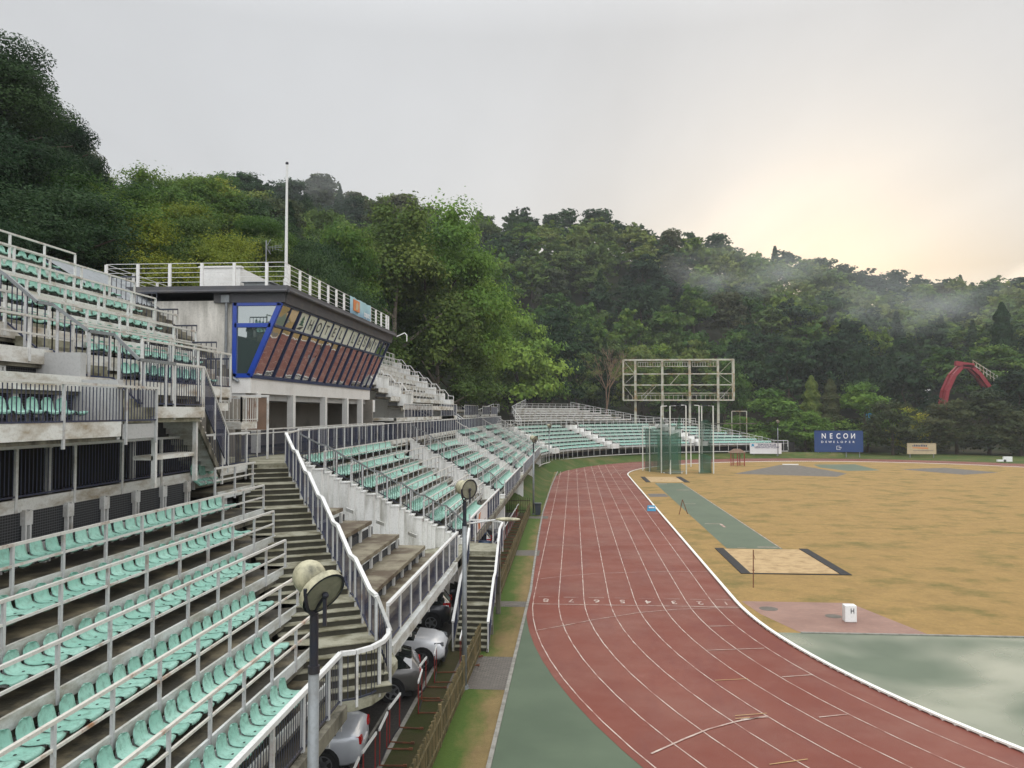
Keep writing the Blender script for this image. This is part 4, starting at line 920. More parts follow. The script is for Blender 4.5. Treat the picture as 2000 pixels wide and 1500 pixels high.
for i in range(12):
    a_ = YA+(YB-YA)*i/12; b_ = YA+(YB-YA)*(i+1)/12; xa = -11.46+.03*math.sin(i*1.1); xb = -11.46+.03*math.sin((i+1)*1.1)
    mb.hexa([(xa-.012,a_,14.24),(xa,a_,14.24),(xb,b_,14.24),(xb-.012,b_,14.24),(xa-.012,a_,15.14-.02*math.sin(i*2)),(xa,a_,15.14-.02*math.sin(i*2)),(xb,b_,15.14-.02*math.sin(i*2+2)),(xb-.012,b_,15.14-.02*math.sin(i*2+2))])
mb.build('cloth', 'banner', root)
mb = MB(); mb.box(-11.42,42.75,14.42,-11.40,44.0,15.02); mb.build('orange_picture', 'orange', root)
mb = MB(); mb.add([(-11.39,43.1,14.5),(-11.39,43.6,14.5),(-11.39,43.75,14.8),(-11.39,43.45,14.95),(-11.39,43.2,14.8)],[(0,1,2,3,4)]); mb.build('picture_figure', 'tansign', root)
me = text_mesh('sopot', .5, .002, 'lettering'); place_text(me, 'textwhite', root, (-11.41,45.6,14.5), (0,1,0), (0,0,1), 1.1)
root = thing('flagpole', 'tall white bare flagpole standing on the hotel roof', 'flagpole', (-13.2,38,14.16))
mb = MB(); mb.tube((-13.2,38,14.16),(-13.2,38,20.6),.085,.05,n=10); mb.build('pole', 'railwhite', root)
mb = MB(); mb.sphere((-13.2,38,20.66),.08,10,6); mb.build('finial', 'blackmetal', root, smooth=True)
mb = MB(); mb.tube((-13.2,38,14.16),(-13.2,38,15.3),.12,n=10); mb.build('base_sleeve', 'railwhite', root)
root = thing('tv_antenna', 'small metal television aerial beside the white flagpole', 'antenna', (-14.0,37,14.16))
mb = MB(); mb.tube((-14,37,14.16),(-14,37,17.0),.03,n=6); mb.build('mast', 'steelgrey', root)
mb = MB(); mb.bar((-14,37,16.7),(-13.2,36.9,16.65),.02)
for i in range(5): mb.bar((-13.8+.13*i,36.95,16.7-.0),(-13.8+.13*i,36.95,16.45+.05*i),.012)
mb.bar((-14,37,16.7),(-13.78,37,17.05),.02); mb.bar((-14,37,16.7),(-13.78,37,16.35),.02); mb.bar((-13.6,37,16.75),(-13.2,37,16.78),.015); mb.bar((-13.6,37,16.6),(-13.2,37,16.5),.015); mb.build('elements', 'steelgrey', root)

# ---------------- upper stand beyond the hotel
VD = {i: 11.45+.85*i for i in range(0,9)}; VZ = {i: 9.5+.59*i for i in range(0,9)}
root = thing('grandstand', 'bare upper stand of pale tiers beyond the hotel, with stepped white end walls', 'grandstand', (-11.45,58,7.3))
tiers(root, MS, range(0,7), lambda k: (54.6, 77.5-.2*k), fd=VD, fz=VZ, fascia='fasciaw', fh=(.26,.06))
for k in range(0,7):
    mb = MB(); Da = VD[k]; mb.box(-Da-.85, 57.4, 7.5, -Da, 57.8, VZ[k]+.75+.1); mb.box(-Da-.4,57.35,VZ[k]+.85,-Da+.02,57.85,VZ[k]+.9); mb.build('end_wall', 'wallw', root)
    mb = MB(); mb.box(-Da-.85, 77.6, 7.5, -Da, 78.0, VZ[k]+.75); mb.build('end_wall', 'wallw', root)
mb = MB(); mb.box(-11.6,52.4,8.45,-11.4,77.8,8.7); mb.box(-17.5,52.4,8.5,-11.45,77.8,8.68); mb.build('deck', 'fasciaw', root)
mb = MB(); mb.box(-12.0,54.5,7.3,-11.95,66,8.45); mb.build('wall', 'wallin', root)
for k in range(1,7):
    railing('pale railing before the %s tier of the bare upper stand beyond the hotel' % ordn[k], [(-VD[k]+.03,58,VZ[k]),(-VD[k]+.03,77,VZ[k])], h=.95, mid=(.47,), post=1.4, mat='rail', pmat='postwhite', below=.2, pw=.05, group='railings of the bare upper stand')
for yy, nm in ((58.2,'nearer'),(78.4,'farther')):
    pts = []
    for k in range(6,-1,-1): pts += [(-VD[k]-.5,yy+.05*k,VZ[k]+.02),(-VD[k]-.1,yy+.05*k,VZ[k])]
    railing('stepped white handrail with navy bars on the %s end wall of the bare upper stand' % nm, pts, h=1.1, mid=(), post=1.1, bars=.2, mat='railwhite', pmat='postwhite', barmat='bars', below=.2, group='end-wall handrails of the bare upper stand')
railing('white back railing along the top of the bare upper stand beyond the hotel', [(-17.3,52,VZ[6]+.6),(-17.3,78,VZ[6]+.6)], h=1.0, mid=(.5,), post=1.5, mat='railwhite', pmat='postwhite')
railing('pale barred fence on the deck edge just beyond the hotel columns', [(-11.42,54.8,8.7),(-11.42,66,8.7)], h=.95, mid=(), post=1.2, bars=.14, mat='railwhite', pmat='postwhite', below=.9)
for i,(y0,y1,nt_) in enumerate(((70.5,80,1),(86,98,2),(103,112,1),(114,123,1))):
    root = thing('grandstand', 'low bare tier block beyond the end wall of the upper stand, %s along the walkway' % names[i], 'grandstand', (-11.45,y0,7.3), 0, 'low tier blocks above the walkway')
    if i: tiers(root, MS, range(0,nt_), lambda k: (y0,y1), fd={0:11.6,1:12.45,2:13.3}, fz={0:8.7,1:9.3,2:9.9}, fascia='fasciaw')
    else:
        mb = MB(); mb.box(-11.7,y0,8.4,-11.4,y1,8.7); mb.build('fascia','fasciaw',root)
    mb = MB(); mb.box(-12.2,y0,7.3,-12.1,y1,8.5); mb.build('back_wall', 'passage' if False else 'wallin', root)
    railing('navy barred fence on the %s low tier block above the walkway' % names[i], [(-11.45,y0,8.7),(-11.45,y1,8.7)], h=1.1, mid=(), post=1.5, bars=.12, mat='rail', pmat='postwhite', below=.3, group='barred fences on the low tier blocks')
for i, y0 in enumerate((67.2,83.0,100.5)):
    root = thing('staircase', 'short entry stair between slanted navy side panels, %s along the far walkway' % names[i], 'staircase', (-11.2,y0,7.3), 0, 'entry stairs along the far walkway')
    mb = MB()
    for j in range(8): mb.box(-11.6-.28*(j+1), y0, 7.3, -11.6-.28*j, y0+2.2, 7.3+.175*(j+1))
    mb.build('flight', 'step', root)
    for yy in (y0-.1, y0+2.25):
        mb = MB(); mb.hexa([(-13.8,yy,8.7),(-11.3,yy,7.3),(-11.3,yy+.05,7.3),(-13.8,yy+.05,8.7),(-13.8,yy,9.8),(-11.3,yy,8.2),(-11.3,yy+.05,8.2),(-13.8,yy+.05,9.8)]); mb.build('side_panel', 'bars', root)
        mb = MB(); mb.bar((-13.8,yy+.02,9.85),(-11.3,yy+.02,8.25),.09); mb.build('handrail', 'railwhite', root)

# ---------------- narrow stair down to the track side
root = thing('staircase', 'narrow outdoor stair with white-topped navy sides leading down to the track verge', 'staircase', (-3.95,31,0))
XA,XB = -4.55,-3.30; y = 31.25; nz = 0; k = 0
for j in range(17):
    k += 1; zt = 2.95*k/18; d = .265 if j != 7 else .62
    mb = MB(); mb.box(XA,y,zt-.17,XB,y+d+.02,zt-.03); mb.cur = 1; mb.box(XA,y-.03,zt-.03,XB,y+d,zt); mb.build('step', ['steprise','step'], root); y += d
ytop = y
mb = MB(); mb.prism([(-4.86,ytop),(XB,ytop),(XB,37.4),(-3.45,38.0),(-3.8,38.35),(-4.86,38.5)], 2.72, 2.95); mb.build('landing', 'step', root)
mb = MB(); mb.bar((XB+.02,31.1,-.05),(XB+.02,ytop,2.75),.06,.25); mb.bar((XA-.02,31.1,-.05),(XA-.02,ytop,2.75),.06,.25); mb.build('stringer', 'beam', root)
mb = MB(); mb.box(-3.5,33.6,0,-3.3,33.8,1.2); mb.box(-3.5,37.0,0,-3.3,37.2,2.7); mb.build('column', 'beam', root)
for xx, nm in ((XB+.05,'right'),(XA-.05,'left')):
    pts = [(xx,31.2,.05),(xx,33.42,1.3),(xx,34.0,1.36),(xx,ytop,2.9)] + ([(xx,37.6,2.95)] if nm=='right' else [])
    railing('white-topped navy %s balustrade of the narrow outdoor stair' % nm, pts, h=1.05, mid=(), post=1.5, bars=.075, mat='railwhite', pmat='post', barmat='bars', toprail=.085, below=.1, pw=.06)
railing('pale curved rail round the top landing of the narrow outdoor stair', [(XB+.05,37.6,2.95),(-3.5,38.1,2.95),(-3.85,38.4,2.95),(-4.9,38.6,2.95)], h=1.05, mid=(), post=.9, bars=.11, mat='railwhite', pmat='postwhite', barmat='bars', toprail=.07)

# ---------------- far curved stand
FDZ = -.62
fEnds = {1:(2,75),2:(2,75),3:(2,75),4:(2,75),5:(2,75),6:(2,75),7:(2,75)}
cuts = [0.5, 9.5, 30.5, 52.5, 75.5]
for b in range(4):
    a0, a1 = cuts[b]+1.6, cuts[b+1]-1.6
    if b == 0: a0 = 2.0
    root = thing('grandstand', 'curved far stand block of pale green rows behind the bend, %s from the left' % names[b], 'grandstand', MA(a0,4.9,0), 0, 'curved far stand blocks')
    skew = lambda k: -0.75*(7-k)*0 
    def endf(k, a0=a0, a1=a1, b=b):
        sh = .9*(7-k) if b else 0
        s1 = a1+.9*(7-k)
        if b == 3: s1 = a1 - 2.6*(k-1) + 0
        return (a0+sh, s1 if b < 3 else s1)
    tiers(root, MA, range(1,8), endf, curved=True, dz=FDZ)
    for k in range(1,8):
        s0,s1 = endf(k); pts = [MA(s, FD[k]-.02, FZ[k]+FDZ) for s in srange(s0,s1,True)]
        if k > 1: railing('two-bar railing in front of the %s row up in the %s far block' % (ordn[k], names[b]), pts, h=.95, mid=(.47,), post=1.6, pw=.05, mat='rail', pmat='postwhite', below=.2, group='row railings of the far stand')
        mk_row(MA, k, s0+.3, s1-1.0, dz=FDZ, group='far', row='%s row up of the far stand' % ordn[k])
    # white aisle wall at the left end of each block and right-hand handrail
    if b:
        wr = thing('parapet_wall', 'white stepped aisle wall left of the %s far block' % names[b], 'wall', MA(a0,4.9,0), 0, 'white aisle walls of the far stand')
        for k in range(1,8):
            s0 = a0+.9*(7-k)-2.6; mb = MB(); slab(mb, MA, s0, s0+2.3, FD[k], FD[k+1], FZ[k]+FDZ-.3, FZ[k]+FDZ+.5); mb.build('wall_step', 'wallw', wr)
    pts = []
    for k in range(8,0,-1):
        s = a0+.9*(7-k)-(.2 if b else 0)
        pts.append(MA(s, FD[k], FZ[k]+FDZ))
    if b: railing('sloping aisle handrail at the left of the %s far block' % names[b], pts, h=1.05, mid=(.5,), post=1.5, mat='rail', pmat='postwhite', pw=.05, group='aisle handrails of the far stand')
def arcpts(s0, s1, D, z): return [MA(s, D, z) for s in srange(s0, s1, True)]
railing('long white front railing at the foot of the curved far stand', arcpts(1.0,76,4.9,2.33), h=1.0, mid=(.5,), post=1.9, mat='railwhite', pmat='postwhite', below=.9)
mb = MB(); slab(mb, MA, 1.0, 76, 4.9, 5.0, 1.2, 1.32, True); single(mb, 'lower_rail', 'rail', 'low white pipe rail under the front edge of the curved far stand', 'rail')
mb = MB(); slab(mb, MA, .0, 78, 7.5, 7.6, .0, 3.0, True); single(mb, 'retaining_wall', 'dark', 'dark wall under the curved far stand', 'wall')
mb = MB(); slab(mb, MA, 0.5, 72, 10.9, 15, 6.5, 6.68, True); single(mb, 'walkway', 'tread', 'curved walkway behind the far stand rows', 'walkway')
railing('white railing along the curved far walkway', arcpts(1.0,60,10.95,6.68), h=1.05, mid=(.5,), post=1.7, mat='railwhite', pmat='postwhite', below=.2)
pts = [MA(57.5, 10.9, 6.68), MA(65, 8, 4.6), MA(73.5, 5, 2.33), MA(76,5,2.33)]
railing('sloping white end railing down the right end of the far stand', pts, h=1.05, mid=(.5,), post=1.9, mat='railwhite', pmat='postwhite', below=.2)
# pale upper ramp left and upper block of the far stand
railing('white railing on the raised ramp left behind the far stand', [MA(-2,14,7.9), MA(6,15,8.2), MA(15,16,9.2), MA(17,16,9.2)], h=1.15, mid=(.15,), post=1.6, mat='railwhite', pmat='postwhite')
GD = {k: 15.0+.85*k for k in range(0,9)}; GZ = {k: 7.6+.42*k for k in range(0,9)}
root = thing('grandstand', 'upper far stand block of grey bare rows below the empty scoreboard frame', 'grandstand', MA(22,15,6.7))
tiers(root, MA, range(0,6), lambda k: (20.5+1.2*k, 49-1.6*k), curved=True, fd=GD, fz=GZ, fascia='fasciaw')
for k in range(0,6):
    railing('pale railing in front of the %s bare row under the scoreboard' % ordn[k+1], arcpts(20.5+1.2*k,49-1.6*k,GD[k]-.02,GZ[k]), h=.9, mid=(.45,), post=1.7, pw=.05, mat='rail', pmat='postwhite', below=.2, group='railings of the upper far block')
railing('white sloping railing up the left edge of the upper far block', [MA(15.5,11.2,6.68), MA(19.5,15,8.9), MA(30,20.4,10.3)], h=1.1, mid=(.15,), post=1.3, mat='railwhite', pmat='postwhite')
railing('white sloping railing down the right edge of the upper far block', [MA(40,20.4,9.9), MA(50.5,15,7.2), MA(54,11.2,6.68)], h=1.1, mid=(.5,), post=1.6, mat='railwhite', pmat='postwhite')
# ---------------- scoreboard frame
root = thing('scoreboard_frame', 'big empty steel scoreboard frame on tall posts behind the far stand', 'scoreboard', (22.9,181,3))
YSB = 181; SX0,SX1,SZ0,SZ1 = 10.9,34.6,11.6,20.4
mb = MB()
for yy in (YSB-.9, YSB+.6):
    for p,q in (((SX0,SZ0),(SX1,SZ0)),((SX0,SZ1),(SX1,SZ1)),((SX0,SZ0),(SX0,SZ1)),((SX1,SZ0),(SX1,SZ1))): mb.bar((p[0],yy,p[1]),(q[0],yy,q[1]),.28,.28)
for x in (SX0,SX1):
    for zz in (SZ0,SZ1): mb.bar((x,YSB-.9,zz),(x,YSB+.6,zz),.22)
mb.build('outer_frame', 'scoreframe', root)
for zz in (17.3,14.9):
    mb = MB(); mb.bar((SX0,YSB-.9,zz),(SX1,YSB-.9,zz),.2,.22); mb.build('cross_beam', 'scoreframe', root)
mb = MB(); mb.bar((SX0+3,YSB+.6,13.15),(SX1,YSB+.6,13.15),.16); mb.bar((SX0+3,YSB-.7,12.7),(SX1,YSB-.7,12.7),.08)
for i in range(24): mb.bar((SX0+1+i*.98,YSB-.7,SZ0),(SX0+1+i*.98,YSB-.7,12.7),.07)
mb.build('catwalk_rail', 'scoreframe', root)
mb = MB(); mb.box(SX0,YSB-.7,SZ0-.02,SX1,YSB+.5,SZ0+.06); mb.build('catwalk', 'beam', root)
for x in (13.55,19.4,25.3,31.4):
    mb = MB(); mb.box(x-.24,YSB-.1,2.0,x+.24,YSB+.4,SZ1-.1); mb.build('column', 'scoreframe', root)
mb = MB()
for x0,x1 in ((14.1,18.9),(19.9,24.8),(25.8,30.9)):
    mb.bar((x0,YSB-.5,19.9),(x1,YSB-.5,19.9),.12); mb.bar((x0,YSB-.5,18.95),(x1,YSB-.5,18.95),.12)
    n=9
    for i in range(n+1): mb.bar((x0+(x1-x0)*i/n,YSB-.5,18.95),(x0+(x1-x0)*i/n,YSB-.5,19.9),.09)
mb.build('upper_lattice', 'scoreframe', root)
mb = MB()
for zz in ((SZ0,14.9),(17.3,14.9),(17.3,SZ1)):
    mb.bar((SX0,YSB-.1,zz[1]),(13.5,YSB-.1,zz[0]),.08); mb.bar((SX1,YSB-.1,zz[1]),(31.5,YSB-.1,zz[0]),.08)
mb.bar((21,YSB,14.9),(23.1,YSB,17.3),.12); mb.build('brace', 'scoreframe', root)
mb = MB(); mb.bar((15,YSB-.3,SZ0),(18,YSB-.3,14.7),.1); mb.bar((14.9,YSB-.3,12.5),(17.6,YSB-.3,15.0),.07)
for i in range(5): mb.bar((15+.6*i,YSB-.3,SZ0+.62*i),(15+.6*i,YSB-.3,SZ0+.62*i+.8),.05)
mb.build('ladder', 'scoreframe', root)
root = thing('pipe_frame', 'small white rectangular pipe frame beside the bushes right of the scoreboard', 'frame', (35.2,178,1))
mb = MB()
for x in (33.7,36.8): mb.bar((x,178,0),(x,178,9.2),.14)
mb.bar((33.7,178,9.2),(36.8,178,9.2),.14); mb.bar((35.4,178,5),(35.4,178,9.2),.05); mb.build('frame_pipe', 'scoreframe', root)

# ================================================================= STREET FURNITURE AND SMALL THINGS
def frame_from(axis):
    a = Vector(axis).normalized(); u = Vector((0,0,1)); r = a.cross(u).normalized(); return a, r, r.cross(a)
def floodlight(x, y, z0, label, axis, arm=False, H=6.15, far=False, head=True):
    root = thing('floodlight_post', label, 'floodlight', (x,y,z0), 0, 'floodlight posts along the track')
    mb = MB(); mb.tube((x,y,z0),(x,y,z0+H-.75),.085,.075,n=14); mb.build('pole', 'steelgrey', root, smooth=True)
    mb = MB(); mb.tube((x,y,z0+H-.76),(x,y,z0+H),.062,n=12); mb.tube((x,y,z0+H-.82),(x,y,z0+H-.72),.085,n=12); mb.build('pole_head', 'blackmetal', root, smooth=False)
    mb = MB(); mb.tube((x,y,z0),(x,y,z0+.12),.15,.13,n=14); mb.build('base', 'steelgrey', root)
    a, r, u = frame_from(axis); c = Vector((x,y,z0+H+.42))
    hr = Vector((a.x,a.y,0)).normalized(); side = hr.cross(Vector((0,0,1)))
    # U bracket in the plane across the beam axis
    mb = MB(); prev = None; bh = (hr*.55+side*.85).normalized()
    for i in range(15):
        t = math.pi + math.pi*i/14; p = c + bh*.40*math.cos(t) + Vector((0,0,1))*.42*math.sin(t)
        if prev is not None: mb.tube(prev, p, .026, n=6)
        prev = p
    mb.build('bracket', 'blackmetal', root)
    cs = c - a*.13; mb = MB(); mb.sphere(cs, .235, 22, 14); mb.build('lamp_housing', 'lampshell', root, smooth=True)
    # drum shade
    mb = MB(); d0 = c+a*.10; d1 = c+a*.24; n = 28
    P0 = [d0+(r*math.cos(2*math.pi*i/n)+u*math.sin(2*math.pi*i/n))*.29 for i in range(n)]
    P1 = [d0+a*.04+(r*math.cos(2*math.pi*i/n)+u*math.sin(2*math.pi*i/n))*.335 for i in range(n)]
    P2 = [d1+(r*math.cos(2*math.pi*i/n)+u*math.sin(2*math.pi*i/n))*.335 for i in range(n)]
    mb.add(P0+P1+P2, [tuple(range(n-1,-1,-1))]+[(j*n+i,j*n+(i+1)%n,(j+1)*n+(i+1)%n,(j+1)*n+i) for j in range(2) for i in range(n)]); mb.build('lamp_shade', 'lampshell', root)
    mb = MB(); P = [d1-a*.02+(r*math.cos(2*math.pi*i/n)+u*math.sin(2*math.pi*i/n))*.30 for i in range(n)]; mb.poly(P); mb.build('lamp_face', 'lampface', root)
    mb = MB()
    for i in range(n):
        q = lambda i, rr: d1+(r*math.cos(2*math.pi*i/n)+u*math.sin(2*math.pi*i/n))*rr
        mb.add([q(i,.338),q(i+1,.338),q(i+1,.30),q(i,.30)],[(0,1,2,3)])
    mb.build('rim', 'blackmetal', root)
    mb = MB(); mb.bar(d1+a*.02, d1+a*.02-Vector((0,0,.42)), .05, .03); mb.bar(d1+a*.03, c-Vector((0,0,.40)), .03,.03); mb.sphere(d1+a*.03,.05,10,6); mb.build('latch', 'blackmetal', root)
    if arm:
        zt = z0+5.48; mb = MB(); mb.tube((x,y,zt-.1),(x+1.1,y-.15,zt+.08),.03,n=8); mb.build('arm', 'postwhite', root)
        mb = MB(); mb.sphere((x+1.45,y-.2,zt+.10),.42,14,8,(1,.35,.16)); mb.build('street_light_head', 'lampshell', root, smooth=True)
    return root
floodlight(-3.6, 11.25, 0, 'nearest floodlight post with a mossy globe and tilted round shade, before the diagonal stairs', (.70,-.45,-.52), H=6.30)
floodlight(-3.6, 27.05, 0, 'second floodlight post, with a side arm lamp, beside the narrow outdoor stair', (.72,-.62,-.12), arm=True)
floodlight(-3.55, 72.8, 0, 'third floodlight post, next to the dark bin on the grass verge', (.7,-.6,-.35), H=6.3)
floodlight(-3.8, 128, .3, 'fourth floodlight post, on the grass bank at the far end of the straight', (.7,-.5,-.3), H=6.2)
floodlight(39.5, 158+4.5, .6, 'fifth floodlight post, in front of the right end of the far stand', (0.1,-.9,-.3), H=6.2)
# ---- picket fence along the car park
def fence_run(label, x0, y0, x1, y1, h, mat, pitch=.15, group=None, w=.07, sect=4.0):
    root = thing('picket_fence', label, 'fence', (x0,y0,0), 0, group)
    P = Vector((x0,y0,0)); Q = Vector((x1,y1,0)); d = (Q-P).length; ns = max(1,int(d/sect)); dv = (Q-P)/d
    nn = Vector((-dv.y,dv.x,0))
    for s in range(ns):
        mb = MB(); a = d*s/ns; b = d*(s+1)/ns; t = a+.05
        while t < b-.04:
            hh = h+(random.random()-.5)*.05; c = P+dv*t + nn*(random.random()-.5)*.01; tl = (random.random()-.5)*.03
            mb.bar((c.x,c.y,.02),(c.x+dv.x*tl,c.y+dv.y*tl,hh),.03,w,up=(nn.y,-nn.x,0) if False else (nn.x,nn.y,0))
            t += pitch
        for zz in (.25,h-.25):
            p = P+dv*a - nn*.03; q = P+dv*b - nn*.03; mb.bar((p.x,p.y,zz),(q.x,q.y,zz),.03,.06)
        mb.build('picket_panel', mat, root)
        c = P+dv*a; mb = MB(); mb.bar((c.x,c.y,0),(c.x,c.y,h+.08),.09); mb.build('post', mat, root)
    return root
fence_run('weathered mossy picket fence between the hurdles and the grass verge', -3.78, 9.0, -3.55, 31.2, 1.08, 'wood')
fence_run('second run of weathered picket fence continuing beyond the narrow stair', -3.62, 38.6, -3.9, 73.2, 1.05, 'wood')
fence_run('dark picket fence closing off the far end of the car park', -7.4, 73.6, -3.9, 73.9, 1.35, 'darkwood', pitch=.2, w=.09)
# ---- hurdles
def make_hurdle(label, group):
    root = thing('hurdle', label, 'hurdle', (0,0,0), 0, group)
    mb = MB(); mb.box(-.02,-.30,.93,.02,.30,1.0); mb.build('top_board', 'whitepaint', root, world=False)
    mb = MB(); mb.box(-.021,-.60,.93,.021,-.30,1.0); mb.box(-.021,.30,.93,.021,.60,1.0); mb.build('board_end', 'redpaint' if False else 'whitepaint', root, world=False)
    for s in (-1,1):
        mb = MB(); mb.bar((0,s*.52,.0),(0,s*.52,.93),.026,.03); mb.build('leg', 'redpaint', root, world=False)
        mb = MB(); mb.bar((0,s*.52,.035),(.62,s*.52,.035),.028,.035); mb.box(.60,s*.52-.025,.01,.70,s*.52+.025,.07); mb.build('foot', 'rust', root, world=False)
    mb = MB(); mb.bar((0,-.52,.05),(0,.52,.05),.03); mb.bar((0,-.52,.5),(0,.52,.5),.02) if False else None; mb.build('bottom_bar', 'blackmetal', root, world=False)
    return root
hl = ['nearest','second','third','fourth','fifth','sixth','seventh','eighth']
h0 = None
for i,(x,y,a) in enumerate(((-5.0,18.6,4),(-5.02,20.1,-2),(-5.0,21.5,3),(-5.03,23.0,-3),(-4.72,25.2,5),(-4.9,26.5,-3),(-4.72,28.0,6))):
    lb = 'red and white hurdle by the mossy picket fence, %s from the viewer' % hl[i]
    if h0 is None: o = h0 = make_hurdle(lb, 'hurdles standing along the picket fence')
    else: o = copy_tree(h0); o['label'] = lb
    o.location = (x,y,.01); o.rotation_euler.z = R(a)
for i,(x,y) in enumerate(((-4.0,31.0),(-4.0,29.9))):
    o = copy_tree(h0); o.location = (x-.1,y,.01); o['label'] = 'hurdle at the foot of the narrow stair behind the floodlight pole, %s one' % ('farther' if i==0 else 'nearer')
for i in range(20):
    o = copy_tree(h0); o.location = (-4.85,44+i*1.45,.01); o.rotation_euler.z = R(random.uniform(-4,4)); o['group'] = 'row of hurdles beyond the narrow stair'; o['label'] = 'red hurdle in the long row standing beyond the narrow stair'
# ---- cars
def make_car(label, paintm, stations, glassx, wheels, rw=.33, group='cars parked under the stand', name='parked_car', tail_z=.82, head_z=.72, W=1.82, estate=False):
    """stations: x, zlow, zbelt, ztop, half width low, belt, top (front at +x)"""
    root = thing(name, label, 'car', (0,0,0), 0, group)
    rings = []
    for x, zl, zb, zt, wl, wb, wt in stations:
        zm = (zl+zb)/2; g_ = zt-zb > .12
        pts = [(0,zl),(wl*.85,zl),(wl,zl+.10),(wb*1.0,zm),(wb*.995,zb-.06),(wb*.96,zb)] + ([(wt+.02,zt-.07),(wt*.86,zt-.015),(wt*.4,zt+.01),(0,zt+.015)] if g_ else [(wb*.88,zb+.02+(zt-zb)*.3),(wb*.72,zb+(zt-zb)*.75+.02),(wb*.4,zt+.015),(0,zt+.02)])
        rings.append([(x,y,z_) for y,z_ in pts])
    n = len(rings[0]); body = MB(); glassS = MB(); glassF = MB(); glassR = MB()
    xs0, xs1, xr0, xr1 = glassx   # rear glass from xr0..xr1, roof, windscreen xs0..xs1
    for A,B,sa,sb in zip(rings, rings[1:], stations, stations[1:]):
        for sgn in (1,-1):
            for i in range(n-1):
                q = [A[i],B[i],B[i+1],A[i+1]]; q = [(x,y*sgn,z_) for x,y,z_ in q]
                if sgn < 0: q = q[::-1]
                xa, xb = sa[0], sb[0]
                tgt = body
                isS = i == 5 and xa >= xr0-.01 and xb <= xs1+.01 
                if isS: tgt = glassS
                elif i >= 6 and xa >= xs0-.01 and xb <= xs1+.01: tgt = glassF
                elif i >= 6 and xa >= xr0-.01 and xb <= xr1+.01: tgt = glassR
                tgt.add(q, [(0,1,2,3)])
    for ringp in (rings[0], rings[-1]):
        P = [(x,y,z_) for x,y,z_ in ringp] + [(x,-y,z_) for x,y,z_ in ringp[::-1][1:-1]]
        body.poly(P if ringp is rings[-1] else P[::-1])
    def fin(mb_, nm, mat, smooth=True):
        if not mb_.v: return
        o = mb_.build(nm, mat, root, smooth=smooth, world=False)
        import bmesh
        bm = bmesh.new(); bm.from_mesh(o.data); bmesh.ops.remove_doubles(bm, verts=bm.verts, dist=.0015); bmesh.ops.recalc_face_normals(bm, faces=bm.faces); bm.to_mesh(o.data); bm.free()
        return o
    fin(body, 'body', paintm); fin(glassS, 'side_window', 'glass', False); fin(glassF, 'windscreen', 'glass'); fin(glassR, 'rear_window', 'glass')
    for wx in wheels:
        for s in (-1,1):
            yw = s*(W/2-.10)
            mb_ = MB(); mb_.tube((wx,yw-.02*s,rw+.03),(wx,yw+.115*s,rw+.03),rw+.075,n=22); mb_.build('wheel_arch', 'rubber', root, world=False)
            w_ = MB(); w_.tube((wx,yw-.12*s,rw),(wx,yw+.135*s,rw),rw,n=26); w = w_.build('wheel', 'rubber', root, world=False)
            r_ = MB(); r_.tube((wx,yw+.13*s,rw),(wx,yw+.142*s,rw),rw*.30,n=14)
            for k in range(5):
                t = 2*math.pi*k/5; r_.bar((wx,yw+.14*s,rw),(wx+math.cos(t)*rw*.68,yw+.14*s,rw+math.sin(t)*rw*.68),.07,.012,up=(0,1,0))
            n_ = 22
            for k in range(n_):
                t0 = 2*math.pi*k/n_; t1 = 2*math.pi*(k+1)/n_; q = lambda t, rr: (wx+math.cos(t)*rr, yw+.139*s, rw+math.sin(t)*rr)
                r_.add([q(t0,rw*.72),q(t1,rw*.72),q(t1,rw*.62),q(t0,rw*.62)],[(0,1,2,3)])
            r = r_.build('rim', 'alloy', w, world=False)
    x1 = stations[-1][0]; x0 = stations[0][0]; wb = stations[1][5]
    for s in (-1,1):
        mb_ = MB(); mb_.hexa([(x0-.01,s*.48,tail_z-.03),(x0-.01,s*(wb-.08),tail_z-.05),(x0+.30,s*(wb+.012),tail_z),(x0+.12,s*.48,tail_z-.03),(x0+.005,s*.48,tail_z+.10),(x0+.01,s*(wb-.08),tail_z+.14),(x0+.30,s*(wb+.008),tail_z+.15),(x0+.12,s*.48,tail_z+.10)]); mb_.build('tail_lamp', 'tail', root, world=False)
        mb_ = MB(); wf = stations[-2][5]; mb_.hexa([(x1-.04,s*.5,head_z-.02),(x1-.02,s*(wf-.16),head_z-.02),(x1-.34,s*(wf+.012),head_z+.02),(x1-.2,s*.5,head_z),(x1-.05,s*.5,head_z+.07),(x1-.05,s*(wf-.16),head_z+.11),(x1-.34,s*(wf+.006),head_z+.13),(x1-.2,s*.5,head_z+.08)]); mb_.build('headlight', 'head', root, world=False)
        mb_ = MB(); mb_.sphere((xs0-.15,s*(W/2+.09),1.0),.12,10,6,(.6,.9,.6)); mb_.build('mirror', paintm, root, smooth=True, world=False)
    mb_ = MB(); mb_.box(x0-.025,-.26,.60,x0+.02,.26,.71); mb_.build('number_plate', 'whitesign', root, world=False)
    mb_ = MB(); mb_.box(x1-.08,-.42,.42,x1+.012,.42,.66); mb_.build('grille', 'blackmetal', root, world=False)
    mb_ = MB(); mb_.box(x1-.1,-.62,.22,x1+.006,.62,.36); mb_.box(x0-.006,-.62,.22,x0+.1,.62,.40); mb_.build('bumper_trim', 'rubber', root, world=False)
    mb_ = MB(); mb_.box(x0+.3,-W/2+.15,.12,x1-.3,W/2-.15,.35); mb_.build('underbody', 'rubber', root, world=False)
    return root
